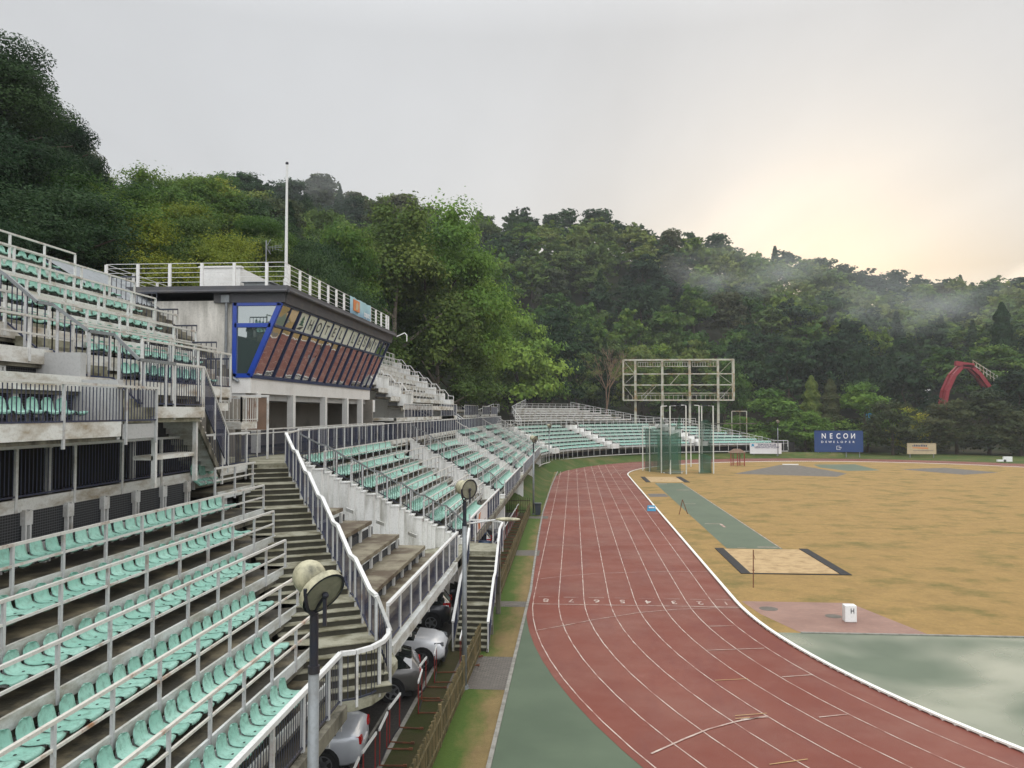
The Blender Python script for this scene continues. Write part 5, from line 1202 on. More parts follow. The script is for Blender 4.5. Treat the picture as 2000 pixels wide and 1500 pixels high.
SEDAN = [(-2.36,.42,.62,.66,.60,.66,.3),(-2.30,.30,.92,1.00,.78,.84,.5),(-2.05,.24,1.02,1.07,.86,.90,.55),(-1.75,.22,1.02,1.10,.88,.91,.55),(-1.05,.20,.98,1.36,.90,.92,.60),(-.55,.20,.97,1.43,.90,.92,.62),(.25,.20,.95,1.43,.90,.92,.62),(.62,.20,.95,1.34,.90,.92,.64),(1.22,.20,.95,1.00,.90,.92,.6),(1.8,.22,.86,.92,.88,.89,.5),(2.15,.24,.76,.80,.82,.84,.5),(2.34,.32,.60,.62,.66,.68,.3)]
SUV = [(-2.10,.45,.72,.80,.62,.68,.5),(-2.04,.34,.98,1.10,.80,.85,.66),(-1.78,.28,1.05,1.42,.87,.90,.66),(-1.4,.26,1.05,1.53,.89,.91,.66),(-.5,.25,1.03,1.56,.90,.92,.67),(.2,.25,1.02,1.53,.90,.92,.67),(.55,.25,1.02,1.42,.90,.92,.68),(1.05,.26,1.02,1.07,.90,.92,.7),(1.6,.28,.96,1.02,.89,.90,.6),(1.95,.32,.84,.90,.82,.85,.5),(2.10,.40,.68,.72,.66,.68,.4)]
WAGON = [(-2.32,.42,.68,.74,.62,.68,.5),(-2.26,.30,.93,1.0,.80,.85,.64),(-2.02,.25,1.0,1.30,.86,.90,.62),(-1.6,.23,1.0,1.43,.88,.91,.62),(-.6,.21,.97,1.47,.90,.92,.63),(.25,.21,.95,1.45,.90,.92,.63),(.62,.21,.95,1.35,.90,.92,.64),(1.22,.21,.95,1.0,.90,.92,.6),(1.8,.23,.86,.92,.88,.89,.5),(2.15,.25,.76,.80,.82,.84,.5),(2.32,.32,.60,.62,.66,.68,.3)]
def put(o, x, y, deg): o.location = (x,y,.012); o.rotation_euler.z = R(deg); return o
put(make_car('pale silver saloon at the bottom of the frame, only its boot end showing', 'carsilver', SEDAN, (.55,1.23,-1.76,-1.04), (-1.45,1.42)), -7.75, 20.95, 186)
put(make_car('grey-brown estate car with a sloping rear window, behind the rounded landing', 'cargrey', WAGON, (.55,1.23,-2.03,-1.59), (-1.40,1.42)), -7.25, 26.2, 192)
put(make_car('white small SUV parked nose out beside the narrow stair', 'carwhite', SUV, (.5,1.06,-2.05,-1.77), (-1.30,1.33), rw=.35, tail_z=.95, head_z=.80), -6.72, 29.65, 3)
put(make_car('graphite hatchback with its rear lamp beside the narrow stair', 'cardark', SUV, (.5,1.06,-2.05,-1.77), (-1.30,1.33), rw=.34, tail_z=.98), -7.3, 34.7, 186)
put(make_car('black estate car behind the graphite hatchback', 'carblack', WAGON, (.55,1.23,-2.03,-1.59), (-1.40,1.42)), -7.4, 38.2, 184)
put(make_car('black car deeper in the row, its wheel showing under the balustrade', 'carblack', SEDAN, (.55,1.23,-1.76,-1.04), (-1.45,1.42)), -7.2, 42.0, -4)
put(make_car('dark blue car seen through the bars above the narrow stair landing', 'carblue', SUV, (.5,1.06,-2.05,-1.77), (-1.30,1.33), rw=.34, tail_z=.98), -7.3, 52.0, 184)
put(make_car('silver and dark car just beyond the blue car', 'cardark', SEDAN, (.55,1.23,-1.76,-1.04), (-1.45,1.42)), -7.3, 55.4, 182)
put(make_car('teal car with red rear lamps, farthest of the visible parked row', 'carteal', WAGON, (.55,1.23,-2.03,-1.59), (-1.40,1.42)), -7.4, 59.5, 184)
put(make_car('dark car parked alone in the shade near the dark picket fence', 'carblack', SEDAN, (.55,1.23,-1.76,-1.04), (-1.45,1.42)), -8.2, 70.0, 100)
# ---- poster on the front balustrade
root = thing('poster', 'pale poster with an orange streak tied to the front balustrade by the far landing', 'poster', (-4.84,43,3.0))
mb = MB(); mb.box(-4.85,41.0,3.02,-4.835,46.0,3.95); mb.build('sheet', 'whitesign', root)
mb = MB(); mb.poly([(-4.832,41.6,3.1),(-4.832,42.5,3.05),(-4.832,42.3,3.5),(-4.832,42.7,3.9),(-4.832,41.9,3.85),(-4.832,41.5,3.5)]); mb.build('orange_streak', 'orange', root)
mb = MB(); mb.poly([(-4.832,43.4,3.2),(-4.832,45.2,3.2),(-4.832,45.0,3.3),(-4.832,43.5,3.3)]); mb.build('grey_line', 'wallgrey', root)
# ---- bin, blue crate, lane box
root = thing('waste_bin', 'dark wheeled bin beside the third floodlight post', 'bin', (-3.15,72.4,0))
mb = MB(); mb.hexa([(-3.35,72.1,.05),(-2.92,72.1,.05),(-2.92,72.6,.05),(-3.35,72.6,.05),(-3.42,72.0,1.0),(-2.86,72.0,1.0),(-2.86,72.7,1.0),(-3.42,72.7,1.0)]); mb.build('body', 'bin', root)
mb = MB(); mb.box(-3.45,71.96,1.0,-2.83,72.74,1.07); mb.build('lid', 'bin', root)
root = thing('lane_box', 'small blue sandwich board on the inner lane beside the white kerb', 'board', (7.1,76.2,0))
mb = MB(); mb.hexa([(6.7,75.95,.01),(7.5,75.95,.01),(7.5,76.45,.01),(6.7,76.45,.01),(6.76,76.12,.5),(7.44,76.12,.5),(7.44,76.28,.5),(6.76,76.28,.5)]); mb.build('body', 'turq', root)
mb = MB(); mb.box(6.85,75.97,.28,7.35,76.02,.40); mb.build('label_strip', 'textwhite', root)
root = thing('marker_box', 'white block marked H standing on the pink paving', 'marker box', (11.9,36.8,0))
mb = MB(); mb.box(11.66,36.62,.02,12.16,37.02,.74); mb.build('body', 'whitepaint', root, bevel=.03)
me = text_mesh('H', .30, .002, 'letter'); place_text(me, 'blackmetal', root, (11.97,36.612,.50), (1,0,0), (0,0,1), .8)
root = thing('marker_stake', 'thin rusty stake standing in front of the near sand pit', 'stake', (9.25,43.5,0))
mb = MB(); mb.tube((9.25,43.5,0),(9.27,43.5,1.95),.028,n=6); mb.build('pole', 'rust', root)
mb = MB(); mb.bar((9.27,43.47,1.75),(9.35,43.47,1.45),.02); mb.bar((9.2,43.47,.9),(9.32,43.47,.9),.03); mb.build('clip', 'rust', root)
root = thing('distance_marker', 'rusty A-shaped marker stand on the grass beside the green runway', 'marker', (9.7,73.9,0))
mb = MB(); mb.bar((9.3,73.7,0),(9.62,73.9,1.3),.05); mb.build('leg', 'rust', root); mb = MB(); mb.bar((10.1,74.1,0),(9.62,73.9,1.3),.05); mb.build('leg', 'rust', root)
# ---- discus cage
root = thing('throwing_cage', 'tall throwing cage of pale posts hung with torn green netting', 'cage', (15.5,124,0))
posts = [((10.69,128.5),6.8),((11.53,125.8),6.85),((13.01,123.35),9.9),((14.03,120.9),9.9),((16.35,121.1),10.0),((19.4,138.0),4.6),((18.45,122.5),10.0),((19.6,127.5),10.0),((20.51,122.65),9.95)]
for (x,y),h in posts:
    mb = MB(); mb.tube((x,y,0),(x,y,h),.10,.09,n=8); mb.build('post', 'cageblade', root)
    mb = MB(); dx = .9 if x < 14.5 else -.6
    mb.tube((x,y,h),(x+dx,y+.6,h+.05),.07,n=6); mb.build('top_arm', 'cageblade', root)
mb = MB(); mb.tube((14.03,120.9,9.9),(16.35,121.1,10.0),.04,n=5); mb.tube((18.45,122.5,10),(20.5,122.65,10),.04,n=5); mb.build('top_cable', 'blackmetal', root)
def net(pts, tops, nm='net'):
    mb = MB(); V = []; F_ = []; nh = 8
    for i,((x,y),h) in enumerate(zip(pts,tops)):
        for j in range(nh+1):
            t = j/nh; bl = .35*math.sin(math.pi*t)*math.sin(i*1.9+1); V.append((x+bl*.6, y+bl, .03+h*t))
    for i in range(len(pts)-1):
        for j in range(nh): a = i*(nh+1)+j; F_.append((a,a+nh+1,a+nh+2,a+1))
    mb.add(V,F_); mb.build(nm, 'net', root)
net([(10.9,127.6),(11.4,125.9),(12.2,124.5),(12.9,123.5)], [6.3,6.5,6.2,7.6])
net([(13.0,123.4),(13.5,122.2),(14.0,121.0),(14.9,121.0),(15.5,121.1),(15.7,122.0)], [8.6,7.2,7.2,6.9,8.6,8.4])
net([(12.9,129.2),(14.5,130.5),(16.5,130.2)], [5.6,5.2,5.9])
net([(18.5,122.6),(18.8,124.4),(19.3,126.6),(20.1,124.8),(20.3,123.0)], [8.7,7.8,7.6,7.9,7.3])
net([(18.3,122.4),(19.2,122.2),(20.2,122.4)], [3.0,2.8,2.5])
mb = MB(); mb.tube((15.5,126.5,.012),(15.5,126.5,.03),1.3,n=24); mb.build('throwing_circle', 'stonekerb', root)
mb = MB(); mb.box(13.2,122.4,.05,16,122.7,.12); mb.build('bottom_board', 'turq' if False else 'whitepaint', root)
# ---- red table stand
root = thing('equipment_stand', 'small red-legged stand with a brown peaked cover on the far grass', 'stand', (27.4,140,0))
for i in range(5):
    mb = MB(); mb.bar((26.3+.55*i,140.0 if i%2==0 else 141,0),(26.3+.55*i,140.0 if i%2==0 else 141,2.2),.13); mb.build('leg', 'redpaint', root)
mb = MB(); mb.bar((26.3,140,.35),(28.5,140,.35),.09); mb.build('cross_bar', 'redpaint', root)
mb = MB(); mb.hexa([(26.0,139.6,2.2),(28.8,139.6,2.2),(28.8,141.4,2.2),(26.0,141.4,2.2),(26.9,140.2,2.85),(27.9,140.2,2.85),(27.9,140.8,2.85),(26.9,140.8,2.85)]); mb.build('cover', 'brownboard', root)
root = thing('start_marker', 'low white slab at the tip of the grey landing sector', 'marker', (37.6,143.5,0)); mb = MB(); mb.box(35.6,143.2,.02,38.2,143.6,.16); mb.build('slab', 'whitepaint', root)
# ---- boards beyond the bend
SC = 168/176
def board(name, label, x0, x1, z0, z1, y, mat, legs):
    root = thing(name, label, 'signboard', ((x0+x1)/2, y, 0)); mb = MB(); mb.box(x0,y,z0,x1,y+.12,z1); mb.build('panel', mat, root)
    mb = MB()
    for p,q in (((x0,z0),(x1,z0)),((x0,z1),(x1,z1)),((x0,z0),(x0,z1)),((x1,z0),(x1,z1))): mb.bar((p[0],y-.02,p[1]),(q[0],y-.02,q[1]),.07)
    mb.build('frame', mat, root)
    for x in legs:
        mb = MB(); mb.box(x-.07,y+.15,-.1,x+.07,y+.29,z1-.2); mb.build('leg', 'steelgrey', root)
    return root
y = 168
root = board('signboard', 'big navy board reading NECON DEWELOPER in white beyond the far bend', 48.0, 57.4, 1.1, 5.3, y, 'bluesign', (48.8,51.4,54.2,56.8))
for i,ch in enumerate('NECO'):
    me = text_mesh(ch, 1.45, .01, 'letter'); place_text(me, 'textwhite', root, (49.8+1.42*i, y-.04, 4.2), (1,0,0), (0,0,1), .82)
me = text_mesh('N', 1.45, .01, 'letter'); place_text(me, 'textwhite', root, (49.8+1.42*4, y-.05, 4.2), (1,0,0), (0,0,1), -.82)
for i,ch in enumerate('DEWELOPER'):
    me = text_mesh(ch, .56, .01, 'letter'); place_text(me, 'textwhite', root, (49.5+.76*i, y-.04, 3.05), (1,0,0), (0,0,1), 1.1)
mb = MB(); 
for p,q in (((52.3,1.55),(52.3,2.25)),((52.3,2.25),(52.95,2.25)),((52.3,1.55),(52.95,1.55)),((52.95,1.55),(52.95,1.7))): mb.bar((p[0],y-.05,p[1]),(q[0],y-.05,q[1]),.07)
mb.build('emblem', 'textwhite', root)
me = text_mesh('rm', .5, .01, 'lettering'); place_text(me, 'textwhite', root, (52.95,y-.05,1.95), (1,0,0), (0,0,1), .9)
y = 165.0; f_ = 165/176
root = board('signboard', 'white board reading SOPOCKI KLUB LEKKOATLETYCZNY at the right end of the far stand', 34.7, 40.75, .85, 2.9, y, 'whitesign', (35.5,40))
for tx_, zz in (('SOPOCKI KLUB',2.55),('LEKKOATLETYCZNY',2.08)):
    me = text_mesh(tx_, .52, .01, 'lettering'); place_text(me, 'textnavy', root, (38.0,y-.04,zz), (1,0,0), (0,0,1), .98)
mb = MB(); mb.poly([(35.0,y-.03,2.15),(35.0,y-.03,2.65),(35.25,y-.03,2.75),(35.5,y-.03,2.65),(35.5,y-.03,2.15),(35.25,y-.03,2.35)]); mb.build('emblem', 'turq', root)
y = 168.0
root = board('signboard', 'low tan board with worn lettering partly behind the pine, right of the navy board', 65.9, 71.4, .75, 2.85, y, 'tansign', (66.5,71))
mb = MB()
random.seed(21)
for i in range(9): x = 66.9+.32*i; mb.box(x,y-.03,2.2,x+.2,y-.02,2.2+random.uniform(.2,.45))
mb.box(67.0,y-.03,1.35,70.9,y-.02,1.42); mb.build('worn_lettering', 'bluedark', root)
mb = MB(); mb.hexa([(66.9,y-.03,1.9),(69.9,y-.03,1.75),(69.9,y-.02,1.75),(66.9,y-.02,1.9),(66.9,y-.03,2.05),(69.9,y-.03,2.0),(69.9,y-.02,2.0),(66.9,y-.02,2.05)]); mb.build('orange_stripe', 'orange', root)
root = thing('white_block', 'white block at the right edge beside the far track', 'block', (77.8,152,0)); mb = MB(); mb.box(76.2,154.2,.1,77.7,154.6,.45); mb.box(77.3,154.2,.1,78.8,154.6,1.0); mb.build('body','whitepaint',root)
# ---- water slide arch and pole lights behind the trees
root = thing('slide_arch', 'big red arched steel structure with a pale ladder rising behind the right pines', 'arch', (100,232,0))
Y_ = 225; k_ = Y_/176
arc = [(math.tan(math.atan((p-1000)/1600)-math.atan(.075))*225, 9.1+(804-q)/1600*225*1.1) for p,q in ((1843,800),(1850,768),(1864,742),(1880,727),(1898,727),(1914,740),(1932,762))]
for yy in (Y_, Y_+2.4):
    mb = MB()
    for p,q in zip(arc,arc[1:]): mb.bar((p[0],yy,p[1]),(q[0],yy,q[1]),0.95,1.2,up=(0,1,0))
    mb.build('arch_beam', 'redframe', root)
for p in arc:
    mb = MB(); mb.bar((p[0],Y_,p[1]),(p[0],Y_+2.4,p[1]),.4); mb.build('cross_beam', 'redframe', root)
mb = MB(); mb.bar((100.9,Y_,21.9),(105.6,Y_,21.2),1.2); mb.build('crown_beam', 'redframe', root)
mb = MB()
for d in (.9,2.0): mb.bar((105.4,Y_-.2,20.6+d),(111.6,Y_-.2,16.4+d),.16)
for i in range(8): mb.bar((105.4+.86*i,Y_-.2,20.6-.58*i),(105.4+.86*i,Y_-.2,22.8-.58*i),.14)
mb.build('ladder_rail', 'scoreframe', root)
root = thing('street_lamp', 'thin double street lamp between the dark bushes below the red arch', 'street lamp', (89.5,215,0))
mb = MB(); mb.tube((89.5,215,0),(89.5,215,14.6),.14,n=6); mb.tube((88.9,215,0),(88.9,215,14.0),.06,n=5); mb.build('pole', 'steelgrey', root)
mb = MB(); mb.box(89.1,214.7,14.4,90.1,215.3,14.8); mb.build('lamp_head', 'whitepaint', root)
root = thing('slide_tower', 'small turquoise post showing between the bushy trees', 'post', (71,205,0))
mb = MB(); mb.box(71.1,205,4,72.1,205.8,12.2); mb.build('tower', 'turq', root); mb = MB(); mb.box(70.6,204.8,12.2,72.6,206,12.6); mb.build('cap', 'turq', root)

# ================================================================= SEATS
def seat_geo(nx=7, lod=1):
    prof = [(.40,-.045,.19),(.415,.0,.205),(.36,.025,.215),(.26,.008,.22),(.14,-.004,.22),(.04,.012,.218),(-.02,.05,.208),(-.045,.12,.200),(-.065,.20,.196),(-.078,.25,.186),(-.088,.29,.162),(-.094,.318,.125),(-.097,.334,.08),(-.098,.34,.035)] if lod else [(.41,-.04,.2),(.36,.02,.215),(.14,0,.218),(-.02,.05,.216),(-.07,.22,.21),(-.09,.31,.15),(-.098,.34,.06)]
    us = [-1+2*i/(nx-1) for i in range(nx)]
    V = []; F_ = []
    for j,(x,z_,w) in enumerate(prof):
        t = j/(len(prof)-1); pan = max(0,1-t*1.6); bk = max(0,(t-.45)*1.8)
        for u in us:
            V.append((x + .055*bk*abs(u)**2.2 , u*w, z_+.035*pan*abs(u)**3 ))
    m = len(prof)
    for j in range(m-1):
        for i in range(nx-1): F_.append((j*nx+i,(j+1)*nx+i,(j+1)*nx+i+1,j*nx+i+1))
    return V, F_, m, nx
V_, F_, m_, nx_ = seat_geo()
th = .018; n0 = len(V_)
Vb = [(x-.012,y*.985,z-th) if z > .03 and x < .1 else (x,y*.985,z-th) for x,y,z in V_]
Fs = [f for f in F_] + [tuple(n0+i for i in f[::-1]) for f in F_]
edge = [j*nx_ for j in range(m_)] + [ (m_-1)*nx_+i for i in range(1,nx_)] + [j*nx_+nx_-1 for j in range(m_-2,-1,-1)] + [i for i in range(nx_-2,0,-1)]
for a,b in zip(edge, edge[1:]+edge[:1]): Fs.append((b,a,n0+a,n0+b))
mbs = MB(); mbs.add(V_+Vb, Fs); SEAT_ME = mbs.mesh('seat_shell', 'seat', smooth=True)
mbd = MB(); mbd.tube((.14,0,.001),(.14,0,.004),.02,n=8); mbd.v = [(x,y*1.4,z) for x,y,z in mbd.v]; DRAIN_ME = mbd.mesh('drain_hole', 'rubber')
mbb = MB(); mbb.box(-.16,-.03,-.20,-.10,.03,.05); mbb.box(-.12,-.09,-.06,.30,-.06,-.02); mbb.box(-.12,.06,-.06,.30,.09,-.02); mbb.box(.26,.10,-.11,.28,.17,-.05); BR_ME = mbb.mesh('bracket', 'post')
ZP = .26
cpos = Vector((0,0,CAM_H)); vdir = Vector((-math.sin(math.atan(120/1600)), math.cos(math.atan(120/1600)), 0)); vr = Vector((vdir.y,-vdir.x,0))
def inview(p, mg=1.0):
    d = Vector(p)-cpos; f = d.dot(vdir)
    if f < 2: return False
    return abs(d.dot(vr)/f) < .64*mg
vis = [s for s in SEATS if inview(s[0], 1.02) and (s[3] != 'near' or s[0][1] > 9)]
vis.sort(key=lambda s: (Vector(s[0])-cpos).length)
ind, rest_ = vis[:292], vis[292:]
ordw = ['end seat','second','third','fourth','fifth','sixth','seventh','eighth','ninth','tenth','eleventh','twelfth','thirteenth','fourteenth','fifteenth','sixteenth','seventeenth','eighteenth','nineteenth','twentieth']
def ow(j):
    if j < 20: return ordw[j]
    return ['twenty-first','twenty-second','twenty-third','twenty-fourth','twenty-fifth','twenty-sixth','twenty-seventh','twenty-eighth','twenty-ninth','thirtieth','thirty-first','thirty-second','thirty-third','thirty-fourth','thirty-fifth','thirty-sixth','thirty-seventh','thirty-eighth','thirty-ninth','fortieth'][min(19,j-20)]
GN = {'near':'mint seats of the near stand','far':'mint seats beyond the staircase','up':'mint seats of the upper left stand'}
for (x,y,z_), yaw, row, grp, j in ind:
    lab = 'mint seat, %s the right end, %s' % ('at' if j == 0 else ow(j)+' from', row)
    rt = thing('stadium_seat', lab, 'seat', (x,y,z_+ZP), yaw+random.uniform(-.04,.04), GN[grp]); rt.scale = (random.uniform(.98,1.02),.95,random.uniform(.86,.90)); rt.rotation_euler.y = random.uniform(-.04,.04)
    inst(SEAT_ME, 'seat_shell', rt, (0,0,0)); 
    if (x*x+y*y) < 30**2: inst(DRAIN_ME, 'drain_hole', rt, (0,0,0))
    inst(BR_ME, 'bracket', rt, (0,0,0))
# three folded seats at the head of the stairs
for j in range(3):
    rt = thing('stadium_seat', 'tipped-up mint seat at the stair head, %s of three from the left' % ordn[j+1], 'seat', (-10.9,22.95+.5*j,6.78+ZP+.18), 0, 'tipped-up seats at the stair head')
    V2,F2,_,_ = seat_geo(7,0)
    mb = MB(); mb.add([(x*.1-.02 if x>0 else x*.6, y, z_+.05) for x,y,z_ in V2 if True], F2); mb.build('backrest', 'seat', rt, world=False)
    mb = MB(); mb.hexa([(.05,-.2,-.1),(.25,-.2,-.25),(.25,.2,-.25),(.05,.2,-.1),(.08,-.2,-.06),(.28,-.2,-.21),(.28,.2,-.21),(.08,.2,-.06)]); mb.build('pan', 'seat', rt, world=False)
    inst(BR_ME, 'bracket', rt, (0,0,-.1))
# all remaining seats as one object
V2,F2,_,_ = seat_geo(5,0); V2 = np.array(V2); F2 = np.array(F2)
allv = []; allf = []; b = 0
for (x,y,z_), yaw, row, grp, j in rest_:
    c_, s_ = math.cos(yaw+random.uniform(-.03,.03)), math.sin(yaw)
    v = V2.copy(); vx = v[:,0]*c_ - v[:,1]*s_ + x; vy = v[:,0]*s_ + v[:,1]*c_ + y; allv.append(np.stack([vx,vy,v[:,2]+z_+ZP],1)); allf.append(F2+b); b += len(V2)
if allv:
    av = np.concatenate(allv); af = np.concatenate(allf); me = bpy.data.meshes.new('stadium_seats'); me.from_pydata(av.tolist(), [], af.tolist()); me.materials.append(M['seat'])
    me.polygons.foreach_set('use_smooth', [True]*len(me.polygons)); o = bpy.data.objects.new('stadium_seats', me); C.objects.link(o)
    tag(o, 'many small mint seats filling the distant rows beyond the first blocks', 'seats', None, 'stuff')
print('seats', len(SEATS), 'visible', len(vis))

# ================================================================= TERRAIN AND FOREST
RT = [(-700,24,80,40,8),(-200,26,80,60,8),(0,38,84,130,8),(90,40,95,250,8),(190,42,135,305,8),(330,48,185,322,8),(450,58,230,342,8),(560,68,270,352,8),(700,88,290,392,7),(850,124,305,412,6),
      (950,160,320,420,5),(1100,198,330,412,4),(1200,203,340,420,3),(1300,203,350,440,2),(1450,203,380,480,1),(1600,203,420,512,.5),(1720,206,470,540,.3),(1850,216,520,552,.2),(2000,216,430,537,.2),(2400,200,350,470,.2)]
YAWC = math.atan(120/1600)
azs = [math.atan((p-1000)/1600)-YAWC for p,_,_,_,_ in RT]
def tab(az):
    if az <= azs[0]: i, t = 0, 0.0
    elif az >= azs[-1]: i, t = len(azs)-2, 1.0
    else:
        i = max(j for j in range(len(azs)-1) if azs[j] <= az); t = (az-azs[i])/(azs[i+1]-azs[i])
    a, b = RT[i], RT[i+1]; v = [a[j]+(b[j]-a[j])*t for j in range(5)]
    el = (804-v[3])/math.hypot(1600, v[0]-1000); return v[1], v[2], CAM_H+v[2]*el-17.0, v[4]
def terrain(x, y):
    az = math.atan2(x, y); r = math.hypot(x, y); r0, r1, zr, hb = tab(az)
    nz = mnoise.noise(Vector((x*.012, y*.012, 0)))*5 + mnoise.noise(Vector((x*.035,y*.035,3)))*2
    if r <= r0-12: return -.5
    if r <= r0: return -.5+(hb+.5)*(r-r0+12)/12
    s = (r-r0)/(r1-r0)
    if s <= 1: return hb + (zr-hb)*(.35*s+.65*s*s*(3-2*s)) + nz*min(1,s*2)*(1-.4*s)
    return zr + nz*.6 - (s-1)*6
NA, NR = 110, 60
vs = []; A0, A1 = R(-52), R(46)
for i in range(NA+1):
    az = A0+(A1-A0)*i/NA
    r0 = tab(az)[0]
    for j in range(NR+1):
        r = (r0-13) + (690-r0)*(j/NR)**1.5; x, y = r*math.sin(az), r*math.cos(az); vs.append((x, y, terrain(x, y)))
mb = MB(); mb.add(vs, [(i*(NR+1)+j,(i+1)*(NR+1)+j,(i+1)*(NR+1)+j+1,i*(NR+1)+j+1) for i in range(NA) for j in range(NR)])
struct(mb, 'hillside', 'forestfloor', smooth=True)

def leafmat(name, c0, c1, c2, varh=0.06):
    g = MG(name, 0.75, 0, 0.15); at = g.n('ShaderNodeAttribute', attribute_name='tone').outputs['Fac']; oi = g.n('ShaderNodeObjectInfo').outputs['Random']
    x = g.n('ShaderNodeValToRGB'); e = x.color_ramp.elements; e[0].position = 0.0; e[1].position = 1.0; e[0].color = (*c0,1); e[1].color = (*c2,1); m_ = e.new(.5); m_.color = (*c1,1)
    g.l(g.math('ADD', g.math('MULTIPLY', at, .55), g.math('MULTIPLY', oi, .45)), x.inputs[0]); g.color(x.outputs[0])
    tr = g.n('ShaderNodeBsdfTranslucent'); g.l(x.outputs[0], tr.inputs[0]); ms = g.n('ShaderNodeMixShader'); ms.inputs[0].default_value = .28
    g.l(g.b.outputs[0], ms.inputs[1]); g.l(tr.outputs[0], ms.inputs[2]); g.l(ms.outputs[0], g.nt.nodes['Material Output'].inputs[0]); M[name] = g.m
leafmat('leaf_broad', (0.020,0.056,0.012), (0.064,0.128,0.024), (0.160,0.225,0.036))
leafmat('leaf_yellow', (0.10,0.14,0.02), (0.20,0.235,0.028), (0.42,0.37,0.04))
leafmat('leaf_light', (0.055,0.12,0.022), (0.135,0.235,0.040), (0.26,0.36,0.060))
leafmat('leaf_dark', (0.008,0.023,0.010), (0.021,0.050,0.019), (0.054,0.096,0.032))
leafmat('leaf_pine', (0.036,0.054,0.024), (0.062,0.078,0.032), (0.10,0.10,0.042))
leafmat('leaf_birch', (0.045,0.082,0.022), (0.095,0.145,0.034), (0.18,0.215,0.048))
def cards(P, Nn, size, tone, r_):
    """one quad per point, roughly facing along Nn"""
    n = len(P); a = r_.normal(size=(n,3)); Nn = Nn + .5*r_.normal(size=(n,3)); Nn /= np.linalg.norm(Nn,axis=1,keepdims=True)+1e-9
    U = np.cross(Nn, a); U /= np.linalg.norm(U,axis=1,keepdims=True)+1e-9; Vv = np.cross(Nn, U)
    s = size*(.6+.8*r_.random((n,1))); asp = .45+.4*r_.random((n,1))
    Q = np.stack([P-U*s, P-Vv*s*asp*.9+U*s*.15, P+U*s, P+Vv*s*asp+U*s*.1], 1)   # kite shaped
    return Q.reshape(-1,3), np.repeat(tone, 1)
def crown_geo(kind, seed, ncard, size):
    r_ = np.random.default_rng(seed); H = 15.0
    Ps = []; Ns = []; Ts = []
    if kind in ('broad','birch','bush'):
        nl = 52 if kind == 'broad' else 46; rx = 4.4; zc = 8.3; rz = 6.3
        if kind == 'birch': rx = 4.0; zc = 8.4; rz = 6.6
        if kind == 'bush': rx = 4.3; zc = 6.6; rz = 7.2; nl = 44
        for k in range(nl):
            d = r_.normal(size=3); d /= np.linalg.norm(d); 
            if d[2] < (-.55 if kind != 'bush' else -.9): d[2] *= -.6
            q = .50+.45*r_.random()**.6; taper = 1-.28*max(0,d[2])
            c = np.array([d[0]*rx*q*taper, d[1]*rx*q*taper, zc+d[2]*rz*q]); lr = (.85+1.25*r_.random())*(.82 if d[2] > .5 else 1)
            m = max(6, int(ncard/nl*lr*lr/2.3)); nb = max(3, min(70, m//14)); bd = r_.normal(size=(nb,3)); bd /= np.linalg.norm(bd,axis=1,keepdims=True)
            bd[:,2] = np.where(bd[:,2] < (-.3 if kind != 'bush' else -.8), -bd[:,2]*.5, bd[:,2]); bl = .75+.55*r_.random(nb); bi = r_.integers(0, nb, m); t = r_.random((m,1))**.6
            sc = np.array([1.2,1.2,.72])
            if kind == 'birch': sc = np.array([.8,.8,1.0])
            off = bd[bi]*t*bl[bi][:,None]*lr*sc
            if kind == 'birch': off[:,2] -= (np.linalg.norm(off[:,:2],axis=1)**1.6)*.5
            p = c + off + .13*lr*r_.normal(size=(m,3)); bt = .16*r_.normal(size=nb)
            Ps.append(p); Ns.append(bd[bi]*1.0+np.array([0,0,.35])); Ts.append(np.clip(.5+.24*r_.normal()+bt[bi]+.10*r_.normal(size=m),0,1))
    elif kind == 'spruce':
        m = ncard; t = r_.random(m)**.75; zz = 1.5+13.5*t; nb = 26
        lay = np.floor(zz/.75)*.75; rad = (1-(zz-1.5)/13.6)**.8*4.4*(.55+.45*np.cos((zz-lay)/.75*3.1)**2)
        ang = np.floor(r_.random(m)*9)/9*2*np.pi + lay*2.4 + .28*r_.normal(size=m); q = r_.random(m)**.5
        rr = rad*q; p = np.stack([rr*np.cos(ang), rr*np.sin(ang), zz-.35*rr],1); Ps.append(p); Ns.append(np.stack([np.cos(ang)*.4,np.sin(ang)*.4,np.ones(m)],1)); Ts.append(np.clip(.4+.15*r_.normal(size=m)+.25*(np.sin(lay*9)),0,1))
    elif kind == 'pine':
        nl = 22
        for k in range(nl):
            zz = 4.2+10.3*(k/nl)**.9; t = (zz-4.2)/10.3; ang = k*2.4+r_.normal()*.4; rr = (3.7*(1-t)**.55+.3)*(.5+.5*r_.random()); c = np.array([rr*np.cos(ang), rr*np.sin(ang), zz+.25*rr]); lr = 1.0+1.0*r_.random()
            m = int(ncard/nl); v = r_.normal(size=(m,3)); v /= np.linalg.norm(v,axis=1,keepdims=True); p = c + v*lr*np.array([1.35,1.35,.5])*(.55+.5*r_.random((m,1)))
            Ps.append(p); Ns.append(v*.6+np.array([0,0,.6])); Ts.append(np.clip(.45+.22*r_.normal()+.12*r_.normal(size=m),0,1))
    elif kind == 'cone':
        m = ncard; t = r_.random(m); zz = .6+14.2*t; rad = 3.4*np.sqrt(np.clip(1-t,0,1))*(.85+.15*np.sin(zz*3)); ang = r_.random(m)*2*np.pi; q = .7+.3*r_.random(m)+.12*np.sin(ang*5+zz*1.3)
        p = np.stack([rad*q*np.cos(ang), rad*q*np.sin(ang), zz],1); Ps.append(p); Ns.append(np.stack([np.cos(ang),np.sin(ang),.3*np.ones(m)],1)); Ts.append(np.clip(.5+.2*np.sin(ang*4+zz*1.7)+.14*r_.normal(size=m),0,1))
